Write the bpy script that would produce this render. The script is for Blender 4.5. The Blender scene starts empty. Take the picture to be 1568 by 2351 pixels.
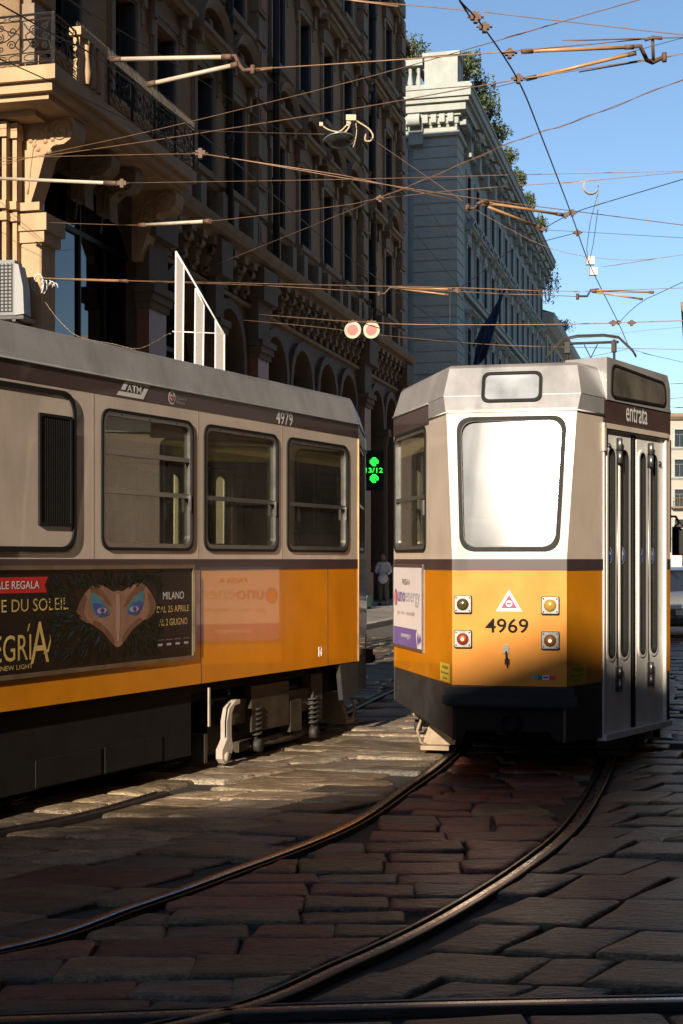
import bpy, bmesh, math, random
from mathutils import Vector, Matrix
from mathutils.geometry import tessellate_polygon

# ------------------------------------------------------------------ camera, sky, sun, exposure
scene = bpy.context.scene
col = scene.collection
R_ = math.radians
FPX, CX, HZ, EYE = 3265.0, 784.0, 1285.0, 1.65     # 50 mm lens, street-level eye

cam_d = bpy.data.cameras.new("camera")
cam = bpy.data.objects.new("camera", cam_d)
col.objects.link(cam)
cam.location = (0, 0, EYE)
cam.rotation_euler = (R_(90), 0, 0)
cam_d.sensor_fit = 'VERTICAL'
cam_d.sensor_height = 36.0
cam_d.lens = 50.0
cam_d.shift_y = 0.0466
cam_d.clip_end = 3000
scene.camera = cam

SUN_AZ, SUN_EL = R_(17.0), R_(20.0)                  # behind the camera, to its left
to_sun = Vector((-math.sin(SUN_AZ)*math.cos(SUN_EL), -math.cos(SUN_AZ)*math.cos(SUN_EL), math.sin(SUN_EL)))
world = bpy.data.worlds.new("World")
scene.world = world
world.use_nodes = True
wn = world.node_tree
bg = wn.nodes["Background"]
sky = wn.nodes.new("ShaderNodeTexSky")
sky.sky_type = 'NISHITA'
sky.sun_disc = False
sky.sun_elevation = SUN_EL
sky.sun_rotation = R_(197)
sky.air_density = 1.0
sky.dust_density = 0.1
sky.ozone_density = 3.0
wn.links.new(sky.outputs[0], bg.inputs[0])
bg.inputs[1].default_value = 0.081
sl = bpy.data.lights.new("sun", 'SUN')
sl.energy = 5.0
sl.angle = R_(0.53)
sl.color = (1.0, 0.87, 0.70)
sun = bpy.data.objects.new("sun", sl)
col.objects.link(sun)
sun.rotation_euler = (-to_sun).to_track_quat('-Z', 'Y').to_euler()
sun.location = to_sun*60
scene.view_settings.view_transform = 'Standard'
scene.view_settings.look = 'None'
scene.view_settings.exposure = 0.9
scene.view_settings.gamma = 1.0
scene.view_settings.use_curve_mapping = False

rnd = random.Random(7)

# ------------------------------------------------------------------ helpers
def at(x, y, Y):
    """a point at depth Y (metres) seen at picture position x, y of a 1568 x 2351 survey of the photograph"""
    return Vector(((x-CX)/FPX*Y, Y, EYE-(y-HZ)/FPX*Y))

def catmull(pts, n=8):
    pts = [Vector(p) for p in pts]
    out = []
    P = [pts[0]*2-pts[1]]+pts+[pts[-1]*2-pts[-2]]
    for i in range(1, len(P)-2):
        p0, p1, p2, p3 = P[i-1:i+3]
        for j in range(n):
            t = j/n
            out.append(0.5*((2*p1)+(p2-p0)*t+(2*p0-5*p1+4*p2-p3)*t*t+(3*p1-p0-3*p2+p3)*t*t*t))
    out.append(pts[-1])
    return out

def rpoly(pts, r, n=5):
    """polygon with rounded corners"""
    pts = [Vector(p).to_2d() for p in pts]
    m = len(pts)
    out = []
    for i in range(m):
        p, a, b = pts[i], pts[i-1], pts[(i+1) % m]
        da, db = (a-p).normalized(), (b-p).normalized()
        rr = min(r, (a-p).length*0.49, (b-p).length*0.49)
        p0, p2 = p+da*rr, p+db*rr
        for j in range(n+1):
            t = j/n
            q = p0*(1-t)**2+p*2*t*(1-t)*0.82+p2*t*t+((p0+p2)*0.5)*(2*t*(1-t)*0.18)
            out.append((q.x, q.y))
    return out

def rrect(a0, a1, b0, b1, r=0.05, n=5):
    return rpoly([(a0, b0), (a1, b0), (a1, b1), (a0, b1)], r, n)

def circle2(cx, cy, r, n=20, ry=None):
    ry = ry or r
    return [(cx+r*math.cos(2*math.pi*i/n), cy+ry*math.sin(2*math.pi*i/n)) for i in range(n)]

class Plane:
    """a wall plane: a runs to the reader's right, b up, c out of the wall"""
    def __init__(s, O, n, up=(0, 0, 1)):
        s.O = Vector(O); s.n = Vector(n).normalized()
        u = Vector(up); s.up = (u-s.n*u.dot(s.n)).normalized()
        s.r = s.up.cross(s.n)
    def __call__(s, a, b, c=0.0):
        return s.O+s.r*a+s.up*b+s.n*c

WORLD = Plane((0, 0, 0), (0, -1, 0))

class MB:
    def __init__(s):
        s.v = []; s.f = []; s.m = []; s.sm = []
    def face(s, pts, mat=0, smooth=False):
        k = len(s.v)
        s.v += [Vector(p) for p in pts]
        s.f.append(tuple(range(k, k+len(pts)))); s.m.append(mat); s.sm.append(smooth)
    def prism(s, outline, pl, c0, c1, holes=(), mat=0, side=None, back=True):
        side = mat if side is None else side
        loops = [[Vector((p[0], p[1], 0)) for p in L] for L in [outline]+list(holes)]
        flat = [p for L in loops for p in L]
        if not holes and len(outline) <= 4:
            tris = [tuple(range(len(outline)))]
        else:
            tris = tessellate_polygon(loops)
        k = len(s.v)
        s.v += [pl(p.x, p.y, c1) for p in flat]
        s.v += [pl(p.x, p.y, c0) for p in flat]
        N = len(flat)
        for t in tris:
            P = [flat[i] for i in t]
            ar = sum(P[i].x*P[(i+1) % len(P)].y-P[(i+1) % len(P)].x*P[i].y for i in range(len(P)))
            if abs(ar) < 1e-10: continue
            tt = tuple(t) if ar > 0 else tuple(reversed(t))
            s.f.append(tuple(k+i for i in tt)); s.m.append(mat); s.sm.append(False)
            if back:
                s.f.append(tuple(k+N+i for i in reversed(tt))); s.m.append(mat); s.sm.append(False)
        o = 0
        for li, L in enumerate(loops):
            n = len(L)
            ar = sum(L[i].x*L[(i+1) % n].y-L[(i+1) % n].x*L[i].y for i in range(n))
            ccw = (ar > 0) == (li == 0)
            for i in range(n):
                a, b = k+o+i, k+o+(i+1) % n
                q = (a, a+N, b+N, b) if ccw else (a, b, b+N, a+N)
                s.f.append(q); s.m.append(side); s.sm.append(False)
            o += n
    def sheet(s, outline, pl, c, mat=0):
        loops = [[Vector((p[0], p[1], 0)) for p in outline]]
        k = len(s.v)
        s.v += [pl(p[0], p[1], c) for p in outline]
        for t in tessellate_polygon(loops):
            P = [loops[0][i] for i in t]
            ar = sum(P[i].x*P[(i+1) % 3].y-P[(i+1) % 3].x*P[i].y for i in range(3))
            if abs(ar) < 1e-12: continue
            tt = tuple(t) if ar > 0 else tuple(reversed(t))
            s.f.append(tuple(k+i for i in tt)); s.m.append(mat); s.sm.append(False)
    def box(s, a0, a1, b0, b1, c0, c1, pl=None, mat=0):
        """box in a plane's own a, b, c (default: x, z, -y of the parent)"""
        pl = pl or WORLD
        s.prism([(a0, b0), (a1, b0), (a1, b1), (a0, b1)], pl, c0, c1, mat=mat)
    def bx(s, x0, x1, y0, y1, z0, z1, mat=0):
        s.prism([(x0, z0), (x1, z0), (x1, z1), (x0, z1)], WORLD, -y1, -y0, mat=mat)
    def tube(s, pts, r, n=6, mat=0, closed=False, cap=True):
        pts = [Vector(p) for p in pts]
        N = len(pts)
        rr = r if hasattr(r, '__len__') else [r]*N
        k = len(s.v)
        prev = None
        for i, p in enumerate(pts):
            if closed:
                d = pts[(i+1) % N]-pts[i-1]
            else:
                d = pts[min(i+1, N-1)]-pts[max(i-1, 0)]
            d.normalize()
            if prev is None:
                ref = Vector((0, 0, 1)) if abs(d.z) < 0.9 else Vector((1, 0, 0))
                u = d.cross(ref).normalized()
            else:
                u = (prev-d*prev.dot(d)).normalized()
            prev = u
            w = d.cross(u)
            for j in range(n):
                a = 2*math.pi*j/n
                s.v.append(p+(u*math.cos(a)+w*math.sin(a))*rr[i])
        for i in range(N if closed else N-1):
            i2 = (i+1) % N
            for j in range(n):
                j2 = (j+1) % n
                s.f.append((k+i*n+j, k+i*n+j2, k+i2*n+j2, k+i2*n+j)); s.m.append(mat); s.sm.append(n > 4)
        if cap and not closed:
            s.f.append(tuple(k+j for j in reversed(range(n)))); s.m.append(mat); s.sm.append(False)
            s.f.append(tuple(k+(N-1)*n+j for j in range(n))); s.m.append(mat); s.sm.append(False)
    def lathe(s, prof, O, ax, n=16, mat=0, smooth=True):
        O = Vector(O); ax = Vector(ax).normalized()
        u = ax.cross(Vector((0.3, 0.1, 1)) if abs(ax.z) < 0.9 else Vector((1, 0, 0))).normalized()
        w = ax.cross(u)
        k = len(s.v)
        for (r, h) in prof:
            for j in range(n):
                a = 2*math.pi*j/n
                s.v.append(O+ax*h+(u*math.cos(a)+w*math.sin(a))*max(r, 1e-4))
        for i in range(len(prof)-1):
            for j in range(n):
                j2 = (j+1) % n
                s.f.append((k+i*n+j, k+i*n+j2, k+(i+1)*n+j2, k+(i+1)*n+j)); s.m.append(mat); s.sm.append(smooth)
    def loft(s, rings, mat=0, closed=False, smooth=False):
        k = len(s.v)
        n = len(rings[0])
        for r in rings:
            s.v += [Vector(p) for p in r]
        for i in range(len(rings)-1):
            for j in range(n if closed else n-1):
                j2 = (j+1) % n
                s.f.append((k+i*n+j, k+i*n+j2, k+(i+1)*n+j2, k+(i+1)*n+j)); s.m.append(mat); s.sm.append(smooth)
    def mesh(s, name, mats):
        me = bpy.data.meshes.new(name)
        me.from_pydata([tuple(p) for p in s.v], [], s.f)
        mats = mats if isinstance(mats, (list, tuple)) else [mats]
        for m in mats: me.materials.append(m)
        me.polygons.foreach_set('material_index', s.m)
        me.polygons.foreach_set('use_smooth', s.sm)
        me.update()
        return me
    def build(s, name, mats, parent=None):
        return place(s.mesh(name, mats), name, parent)

def place(me, name, parent=None, loc=None, rot=None):
    o = bpy.data.objects.new(name, me)
    col.objects.link(o)
    if parent: o.parent = parent
    if loc is not None: o.location = loc
    if rot is not None: o.rotation_euler = rot
    return o

def tag(o, label=None, cat=None, group=None, kind=None):
    if label: o['label'] = label
    if cat: o['category'] = cat
    if group: o['group'] = group
    if kind: o['kind'] = kind
    return o

def thing(name, label, cat, loc=(0, 0, 0), rz=0, group=None):
    o = bpy.data.objects.new(name, None)
    col.objects.link(o)
    o.location = loc; o.rotation_euler = (0, 0, rz)
    o.empty_display_size = 0.2
    return tag(o, label, cat, group)

def copy_tree(o, parent=None):
    c = o.copy(); col.objects.link(c)
    c.parent = parent
    for ch in list(o.children): copy_tree(ch, c)
    return c

def text_mesh(s, bold=0.0):
    cu = bpy.data.curves.new("lettering", 'FONT')
    cu.body = s; cu.offset = bold; cu.resolution_u = 3
    ob = bpy.data.objects.new("lettering", cu)
    col.objects.link(ob)
    dg = bpy.context.evaluated_depsgraph_get(); dg.update()
    me = bpy.data.meshes.new_from_object(ob.evaluated_get(dg))
    bpy.data.objects.remove(ob); bpy.data.curves.remove(cu)
    return me

def lettering(s, pl, a0, a1, b0, b1, c, mat, parent, bold=0.0, name="lettering"):
    """flat print fitted into the rectangle a0..a1, b0..b1 of a plane"""
    me = text_mesh(s, bold)
    xs = [v.co.x for v in me.vertices]; ys = [v.co.y for v in me.vertices]
    x0, x1, y0, y1 = min(xs), max(xs), min(ys), max(ys)
    for v in me.vertices:
        a = a0+(v.co.x-x0)/(x1-x0)*(a1-a0)
        b = b0+(v.co.y-y0)/(y1-y0)*(b1-b0)
        v.co = pl(a, b, c)
    me.materials.clear(); me.materials.append(mat)
    me.update()
    return place(me, name, parent)

# ------------------------------------------------------------------ materials
def mat(name, c, rough=0.6, metal=0.0, var=0.15, scale=6.0, bump=0.0, bscale=60.0, coat=0.0, spec=0.5,
        stretch=(1, 1, 1), dirt=0.0, dirt_scale=1.5, tint=None, rvar=0.1, isl=0.0, bdist=0.01, grit=0.0, distort=0.0, detail=6):
    m = bpy.data.materials.new(name)
    m.use_nodes = True
    nt = m.node_tree; N = nt.nodes; L = nt.links
    b = N["Principled BSDF"]
    b.inputs["Roughness"].default_value = rough
    b.inputs["Metallic"].default_value = metal
    b.inputs["Specular IOR Level"].default_value = spec
    b.inputs["Coat Weight"].default_value = coat
    b.inputs["Coat Roughness"].default_value = 0.035; b.inputs["Coat IOR"].default_value = 1.58
    tc = N.new("ShaderNodeTexCoord"); mp = N.new("ShaderNodeMapping")
    mp.inputs["Scale"].default_value = stretch
    L.new(tc.outputs["Object"], mp.inputs[0])
    no = N.new("ShaderNodeTexNoise"); no.inputs["Scale"].default_value = scale; no.inputs["Detail"].default_value = detail
    no.inputs["Roughness"].default_value = 0.62; no.inputs["Distortion"].default_value = distort
    L.new(mp.outputs[0], no.inputs["Vector"])
    mx = N.new("ShaderNodeMix"); mx.data_type = 'RGBA'
    lo = [x*(1-var) for x in c]; hi = [min(1, x*(1+var)) for x in c]
    if tint: lo = list(tint)
    mx.inputs[6].default_value = (*lo, 1); mx.inputs[7].default_value = (*hi, 1)
    cr = N.new("ShaderNodeMapRange"); cr.inputs[1].default_value = 0.3; cr.inputs[2].default_value = 0.7
    L.new(no.outputs["Fac"], cr.inputs[0]); L.new(cr.outputs[0], mx.inputs[0])
    out = mx.outputs[2]
    if dirt > 0:
        n2 = N.new("ShaderNodeTexNoise"); n2.inputs["Scale"].default_value = dirt_scale; n2.inputs["Detail"].default_value = 8
        n2.inputs["Roughness"].default_value = 0.7
        m2 = N.new("ShaderNodeMapping"); m2.inputs["Scale"].default_value = (1, 1, 0.35)
        L.new(tc.outputs["Object"], m2.inputs[0]); L.new(m2.outputs[0], n2.inputs["Vector"])
        r2 = N.new("ShaderNodeMapRange"); r2.inputs[1].default_value = 0.45; r2.inputs[2].default_value = 0.75
        r2.inputs[3].default_value = 0; r2.inputs[4].default_value = dirt
        L.new(n2.outputs["Fac"], r2.inputs[0])
        mm = N.new("ShaderNodeMix"); mm.data_type = 'RGBA'
        mm.inputs[7].default_value = (c[0]*0.25+0.01, c[1]*0.24+0.008, c[2]*0.22+0.006, 1)
        L.new(r2.outputs[0], mm.inputs[0]); L.new(out, mm.inputs[6]); out = mm.outputs[2]
    if grit > 0:
        n4 = N.new("ShaderNodeTexNoise"); n4.inputs["Scale"].default_value = 75; n4.inputs["Detail"].default_value = 3; n4.inputs["Roughness"].default_value = 0.8
        L.new(mp.outputs[0], n4.inputs["Vector"])
        r4 = N.new("ShaderNodeMapRange"); r4.inputs[1].default_value = 0.36; r4.inputs[2].default_value = 0.66
        r4.inputs[3].default_value = 1-grit; r4.inputs[4].default_value = 1+grit
        L.new(n4.outputs["Fac"], r4.inputs[0])
        h4 = N.new("ShaderNodeHueSaturation"); L.new(r4.outputs[0], h4.inputs["Value"]); L.new(out, h4.inputs["Color"]); out = h4.outputs[0]
    if isl > 0:
        oi = N.new("ShaderNodeObjectInfo"); ge = N.new("ShaderNodeNewGeometry")
        ad = N.new("ShaderNodeMath"); ad.operation = 'ADD'
        L.new(oi.outputs["Random"], ad.inputs[0]); L.new(ge.outputs["Random Per Island"], ad.inputs[1])
        fr = N.new("ShaderNodeMath"); fr.operation = 'FRACT'; L.new(ad.outputs[0], fr.inputs[0])
        mr = N.new("ShaderNodeMapRange"); mr.inputs[3].default_value = 1-isl; mr.inputs[4].default_value = 1+isl
        L.new(fr.outputs[0], mr.inputs[0])
        hv = N.new("ShaderNodeHueSaturation"); L.new(mr.outputs[0], hv.inputs["Value"]); L.new(out, hv.inputs["Color"])
        out = hv.outputs[0]
    L.new(out, b.inputs["Base Color"])
    rr = N.new("ShaderNodeMapRange"); rr.inputs[3].default_value = max(0, rough-rvar); rr.inputs[4].default_value = min(1, rough+rvar)
    L.new(no.outputs["Fac"], rr.inputs[0]); L.new(rr.outputs[0], b.inputs["Roughness"])
    if bump > 0:
        n3 = N.new("ShaderNodeTexNoise"); n3.inputs["Scale"].default_value = bscale; n3.inputs["Detail"].default_value = 8
        n3.inputs["Roughness"].default_value = 0.65
        L.new(mp.outputs[0], n3.inputs["Vector"])
        bp = N.new("ShaderNodeBump"); bp.inputs["Strength"].default_value = bump; bp.inputs["Distance"].default_value = bdist
        L.new(n3.outputs["Fac"], bp.inputs["Height"]); L.new(bp.outputs[0], b.inputs["Normal"])
    return m

def emit(name, c, s):
    m = bpy.data.materials.new(name); m.use_nodes = True
    b = m.node_tree.nodes["Principled BSDF"]
    b.inputs["Base Color"].default_value = (*[x*0.3 for x in c], 1)
    b.inputs["Emission Color"].default_value = (*c, 1); b.inputs["Emission Strength"].default_value = s
    return m

def glass(name, tint=(0.55, 0.58, 0.55), dust_sheen=0.06, rough=0.03, dust_sheen_col=(0.5, 0.48, 0.44), ior=1.85):
    m = bpy.data.materials.new(name); m.use_nodes = True
    nt = m.node_tree; N = nt.nodes; L = nt.links
    N.remove(N["Principled BSDF"])
    tr = N.new("ShaderNodeBsdfTransparent"); tr.inputs[0].default_value = (*tint, 1)
    gl = N.new("ShaderNodeBsdfGlossy"); gl.inputs["Roughness"].default_value = rough
    df = N.new("ShaderNodeBsdfDiffuse"); df.inputs[0].default_value = (*dust_sheen_col, 1)
    fr = N.new("ShaderNodeFresnel"); ge = N.new("ShaderNodeNewGeometry")
    ir = N.new("ShaderNodeMapRange"); ir.inputs[3].default_value = ior; ir.inputs[4].default_value = 1/ior   # thin pane: same from both sides
    L.new(ge.outputs["Backfacing"], ir.inputs[0]); L.new(ir.outputs[0], fr.inputs[0])
    m1 = N.new("ShaderNodeMixShader"); m2 = N.new("ShaderNodeMixShader")
    tc = N.new("ShaderNodeTexCoord")
    no = N.new("ShaderNodeTexNoise"); no.inputs["Scale"].default_value = 2.5; no.inputs["Detail"].default_value = 8
    L.new(tc.outputs["Object"], no.inputs["Vector"])
    mr = N.new("ShaderNodeMapRange"); mr.inputs[1].default_value = 0.3; mr.inputs[2].default_value = 0.75
    mr.inputs[3].default_value = dust_sheen*0.4; mr.inputs[4].default_value = dust_sheen*1.6
    L.new(no.outputs["Fac"], mr.inputs[0]); L.new(mr.outputs[0], m1.inputs[0])
    L.new(tr.outputs[0], m1.inputs[1]); L.new(df.outputs[0], m1.inputs[2])
    L.new(fr.outputs[0], m2.inputs[0]); L.new(m1.outputs[0], m2.inputs[1]); L.new(gl.outputs[0], m2.inputs[2])
    L.new(m2.outputs[0], N["Material Output"].inputs[0])
    return m

M = {}
M['yellow'] = mat("orange_paint", (0.57, 0.205, 0.004), 0.36, var=0.10, scale=3, coat=1.0, dirt=0.17, dirt_scale=2.2, bump=0.02, bscale=5)
M['beige'] = mat("beige_paint", (0.50, 0.412, 0.338), 0.45, var=0.07, scale=3, coat=0.5, spec=0.3, dirt=0.26, dirt_scale=2.5, bump=0.02, bscale=5)
M['brown'] = mat("brown_paint", (0.055, 0.033, 0.030), 0.4, var=0.2, scale=3, coat=0.4, bump=0.02, bscale=5)
M['belt'] = mat("belt_paint", (0.045, 0.028, 0.030), 0.45, var=0.2, scale=3, coat=0.3)
M['silver'] = mat("silver_paint", (0.30, 0.29, 0.285), 0.40, metal=0.25, var=0.10, scale=4, dirt=0.45, dirt_scale=3, bump=0.03, bscale=4)
M['roofgrey'] = mat("roof_paint", (0.2, 0.18, 0.165), 0.6, var=0.2, scale=4, dirt=0.5)
M['skirt'] = mat("skirt_paint", (0.026, 0.024, 0.024), 0.55, var=0.3, scale=5, dirt=0.4)
M['navy'] = mat("bumper_paint", (0.006, 0.007, 0.013), 0.45, var=0.2, spec=0.3)
M['under'] = mat("underframe_black", (0.008, 0.007, 0.006), 0.75, var=0.3, spec=0.2)
M['black'] = mat("black_rubber", (0.010, 0.010, 0.010), 0.62, var=0.2, scale=20, spec=0.2)
M['blackm'] = mat("black_machinery", (0.022, 0.018, 0.014), 0.7, var=0.4, scale=8, bump=0.1)
M['grease'] = mat("greasy_steel", (0.028, 0.019, 0.010), 0.6, var=0.5, scale=8, bump=0.1)
M['alu'] = mat("aluminium", (0.25, 0.245, 0.235), 0.36, metal=0.85, var=0.1, scale=10)
M['doorgrey'] = mat("grey_door_metal", (0.66, 0.63, 0.58), 0.44, metal=0.05, var=0.12, scale=2, stretch=(4, 4, 0.4), dirt=0.35, dirt_scale=3)
M['lit'] = mat("pale_cast_metal", (0.34, 0.29, 0.235), 0.55, var=0.15, scale=10)
M['glass'] = glass("window_glass", (0.80, 0.80, 0.70), 0.03, 0.012)
M['bigglass'] = glass("dusty_end_glass", (0.42, 0.44, 0.44), 0.22, 0.175, (0.5, 0.5, 0.5))
M['signglass'] = glass("sign_glass_sky_sheen", (0.35, 0.35, 0.33), 0.50, 0.10, (0.62, 0.65, 0.68))  # pale bluish diffuse layer stands in for reflected sky
M['blind'] = mat("olive_blind", (0.36, 0.26, 0.10), 0.7, var=0.15, scale=20)
M['wood'] = mat("varnished_wood", (0.15, 0.075, 0.032), 0.4, var=0.35, scale=4, stretch=(1, 1, 6))
M['interior'] = mat("cream_lining", (0.22, 0.175, 0.115), 0.6, var=0.1)
M['floorin'] = mat("brown_lino", (0.07, 0.05, 0.04), 0.6)
M['white'] = mat("white_print", (0.60, 0.59, 0.57), 0.5, var=0.04)
M['blackp'] = mat("black_print", (0.008, 0.008, 0.008), 0.75, var=0.1, spec=0.12)
M['gold'] = mat("gold_print", (0.50, 0.36, 0.12), 0.5, var=0.25, scale=6)
M['red'] = mat("red_print", (0.45, 0.012, 0.015), 0.5, var=0.1)
M['magenta'] = mat("crimson_print", (0.52, 0.02, 0.09), 0.5, var=0.1)
M['purple'] = mat("violet_print", (0.13, 0.09, 0.29), 0.5, var=0.1)
M['orangep'] = mat("orange_print", (0.65, 0.16, 0.06), 0.5, var=0.1)
M['greyp'] = mat("grey_print", (0.32, 0.30, 0.36), 0.5, var=0.1)
M['bluep'] = mat("blue_print", (0.02, 0.06, 0.28), 0.45, var=0.1)
M['cyan'] = mat("cyan_print", (0.05, 0.35, 0.55), 0.5, var=0.1)
M['greenp'] = mat("green_print", (0.01, 0.12, 0.04), 0.5, var=0.1)
M['ysticker'] = mat("yellow_sticker", (0.50, 0.36, 0.04), 0.5, var=0.1)
M['poster'] = mat("dark_poster", (0.008, 0.006, 0.005), 0.45, var=0.4, scale=4, spec=0.3)
M['adwhite'] = mat("poster_white", (0.60, 0.56, 0.56), 0.4, var=0.06, scale=2)
M['skin'] = mat("flesh_print", (0.21, 0.118, 0.085), 0.4, var=0.2, scale=7)
M['olive'] = mat("feather_print", (0.010, 0.015, 0.005), 0.6, spec=0.2, var=0.7, scale=30, isl=0.8)
M['lens_red'] = emit("red_lamp_lens", (0.55, 0.06, 0.01), 0.06)
M['lens_or'] = emit("amber_lamp_lens", (0.45, 0.13, 0.03), 0.05)
M['bulb'] = emit("lit_bulb", (1.0, 0.62, 0.28), 1.3)
M['lens_y'] = mat("yellow_lamp_lens", (0.34, 0.20, 0.03), 0.15, var=0.2, scale=40, coat=0.5)
M['lens_d'] = mat("dark_lamp_lens", (0.06, 0.045, 0.015), 0.15, var=0.2, scale=40, coat=0.5)
M['copper'] = mat("copper_wire", (0.24, 0.135, 0.078), 0.5, metal=0.3, var=0.2, scale=8)
M['cable'] = mat("dark_cable", (0.02, 0.022, 0.022), 0.5, var=0.2)
M['rod'] = mat("fibreglass_rod", (0.46, 0.38, 0.29), 0.4, var=0.15, scale=6)
M['rodo'] = mat("tan_fibreglass_rod", (0.36, 0.19, 0.075), 0.4, var=0.2, scale=6)
M['rust'] = mat("rusty_fitting", (0.10, 0.055, 0.035), 0.7, var=0.3, scale=30)
M['signcream'] = mat("sign_rim_paint", (0.31, 0.25, 0.155), 0.5, var=0.05)
M['signred'] = mat("faded_sign_red", (0.27, 0.034, 0.02), 0.5, var=0.06)
M['lamphood'] = mat("lamp_hood", (0.16, 0.19, 0.16), 0.4, metal=0.4, var=0.2)
M['lamplens'] = mat("lamp_bowl", (0.03, 0.035, 0.03), 0.15, var=0.2, coat=0.5)
M['lamphook'] = mat("lamp_hook", (0.40, 0.30, 0.20), 0.5, var=0.2)
M['meshgrey'] = mat("grey_mesh_panel", (0.21, 0.19, 0.175), 0.8, var=0.12, scale=30)
M['acgrey'] = mat("unit_grey", (0.11, 0.115, 0.12), 0.5, var=0.1)
M['acpale'] = mat("unit_pale", (0.2, 0.2, 0.2), 0.5, var=0.1)
M['led'] = emit("green_led", (0.02, 1.0, 0.06), 1.1)
M['navycloth'] = mat("navy_cloth", (0.014, 0.02, 0.055), 0.8, var=0.2)
M['carsilver'] = mat("silver_car_paint", (0.24, 0.24, 0.235), 0.3, metal=0.5, var=0.05, coat=0.6)
M['carglass'] = mat("car_glass", (0.02, 0.022, 0.024), 0.08, var=0.1, coat=0.5)
M['skinp'] = mat("skin", (0.30, 0.17, 0.11), 0.6, var=0.1)
M['hair'] = mat("dark_hair", (0.02, 0.015, 0.012), 0.7)
M['shirt'] = mat("white_cloth", (0.62, 0.62, 0.64), 0.8, var=0.08)
M['trousers'] = mat("grey_cloth", (0.13, 0.12, 0.11), 0.85, var=0.15)
M['tealbox'] = mat("teal_plastic", (0.02, 0.14, 0.13), 0.5)
# ------------------------------------------------------------------ ground, rails, paving stones
M['joint'] = mat("dark_joint_grit", (0.020, 0.017, 0.014), 0.8, var=0.5, scale=30, bump=0.6, bscale=80)
def stone_mat(name, c, tint):
    return mat(name, c, 0.42, var=0.55, scale=8, detail=14, bump=1.0, bdist=0.03, bscale=16, stretch=(0.6, 1.6, 1.0), tint=tint, rvar=0.16, isl=0.42, grit=0.6, spec=0.5, dirt=0.55, dirt_scale=7)
M['stone_grey'] = stone_mat("grey_granite", (0.100, 0.083, 0.064), (0.026, 0.022, 0.017))
M['stone_tan'] = stone_mat("tan_granite", (0.135, 0.098, 0.056), (0.036, 0.026, 0.015))
M['stone_red'] = stone_mat("red_porphyry", (0.150, 0.052, 0.036), (0.040, 0.015, 0.011))
M['stone_sunlit_buff'] = stone_mat("sunlit_buff_granite", (0.235, 0.170, 0.104), (0.090, 0.066, 0.040))  # this and the next: sunlight put into the stone colour
M['stone_sunlit_pale'] = stone_mat("sunlit_pale_granite", (0.205, 0.160, 0.110), (0.080, 0.063, 0.044))
M['rail'] = mat("worn_rail_steel", (0.32, 0.30, 0.29), 0.26, metal=0.95, var=0.3, scale=30, stretch=(1, 1, 1), rvar=0.1)
M['railside'] = mat("brown_rail_steel", (0.07, 0.05, 0.04), 0.42, metal=0.6, var=0.4, scale=20)
M['groove'] = mat("rail_groove", (0.03, 0.024, 0.02), 0.6, metal=0.3, var=0.4)
M['pave'] = mat("pavement_slabs", (0.24, 0.21, 0.18), 0.7, var=0.25, scale=3, bump=0.3)
M['kerb'] = mat("kerb_granite", (0.30, 0.26, 0.22), 0.7, var=0.25, scale=6, bump=0.3)

# far setts: too far away to tell apart, so brick pattern with relief
def far_ground_mat():
    m = bpy.data.materials.new("distant_setts"); m.use_nodes = True
    nt = m.node_tree; N = nt.nodes; L = nt.links; b = N["Principled BSDF"]
    tc = N.new("ShaderNodeTexCoord"); br = N.new("ShaderNodeTexBrick")
    br.inputs["Scale"].default_value = 1.0; br.inputs["Brick Width"].default_value = 0.55; br.inputs["Row Height"].default_value = 0.32
    br.inputs["Mortar Size"].default_value = 0.014
    br.inputs["Color1"].default_value = (0.10, 0.082, 0.062, 1); br.inputs["Color2"].default_value = (0.14, 0.115, 0.09, 1)
    br.inputs["Mortar"].default_value = (0.02, 0.018, 0.015, 1)
    mp = N.new("ShaderNodeMapping"); mp.inputs["Rotation"].default_value = (0, 0, R_(14))
    L.new(tc.outputs["Object"], mp.inputs[0]); L.new(mp.outputs[0], br.inputs[0]); L.new(br.outputs[0], b.inputs["Base Color"])
    b.inputs["Roughness"].default_value = 0.6
    bp = N.new("ShaderNodeBump"); bp.inputs["Strength"].default_value = 0.5; bp.inputs["Distance"].default_value = 0.02; bp.invert = True
    L.new(br.outputs["Fac"], bp.inputs["Height"]); L.new(bp.outputs[0], b.inputs["Normal"])
    return m
M['farground'] = far_ground_mat()

g = MB()
NEAR, FAR = (-14, 2, 26, 31), None
X0, Y0, X1, Y1 = -14, 1.5, 22, 31
for (a, b, c, d, mi) in [(-700, -700, 700, Y0, 0), (-700, Y1, 700, 1500, 0), (-700, Y0, X0, Y1, 0), (X1, Y0, 700, Y1, 0)]:
    g.face([(a, b, 0), (c, b, 0), (c, d, 0), (a, d, 0)], mi)
g.face([(X0, Y0, -0.035), (X1, Y0, -0.035), (X1, Y1, -0.035), (X0, Y1, -0.035)], 1)
for (a, b) in [((X0, Y0), (X1, Y0)), ((X1, Y0), (X1, Y1)), ((X1, Y1), (X0, Y1)), ((X0, Y1), (X0, Y0))]:
    g.face([(a[0], a[1], 0), (a[0], a[1], -0.035), (b[0], b[1], -0.035), (b[0], b[1], 0)], 1)
road = g.build("road", [M['farground'], M['joint']])
tag(road, "dark stone paved street with curved tram tracks", kind='structure')

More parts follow.
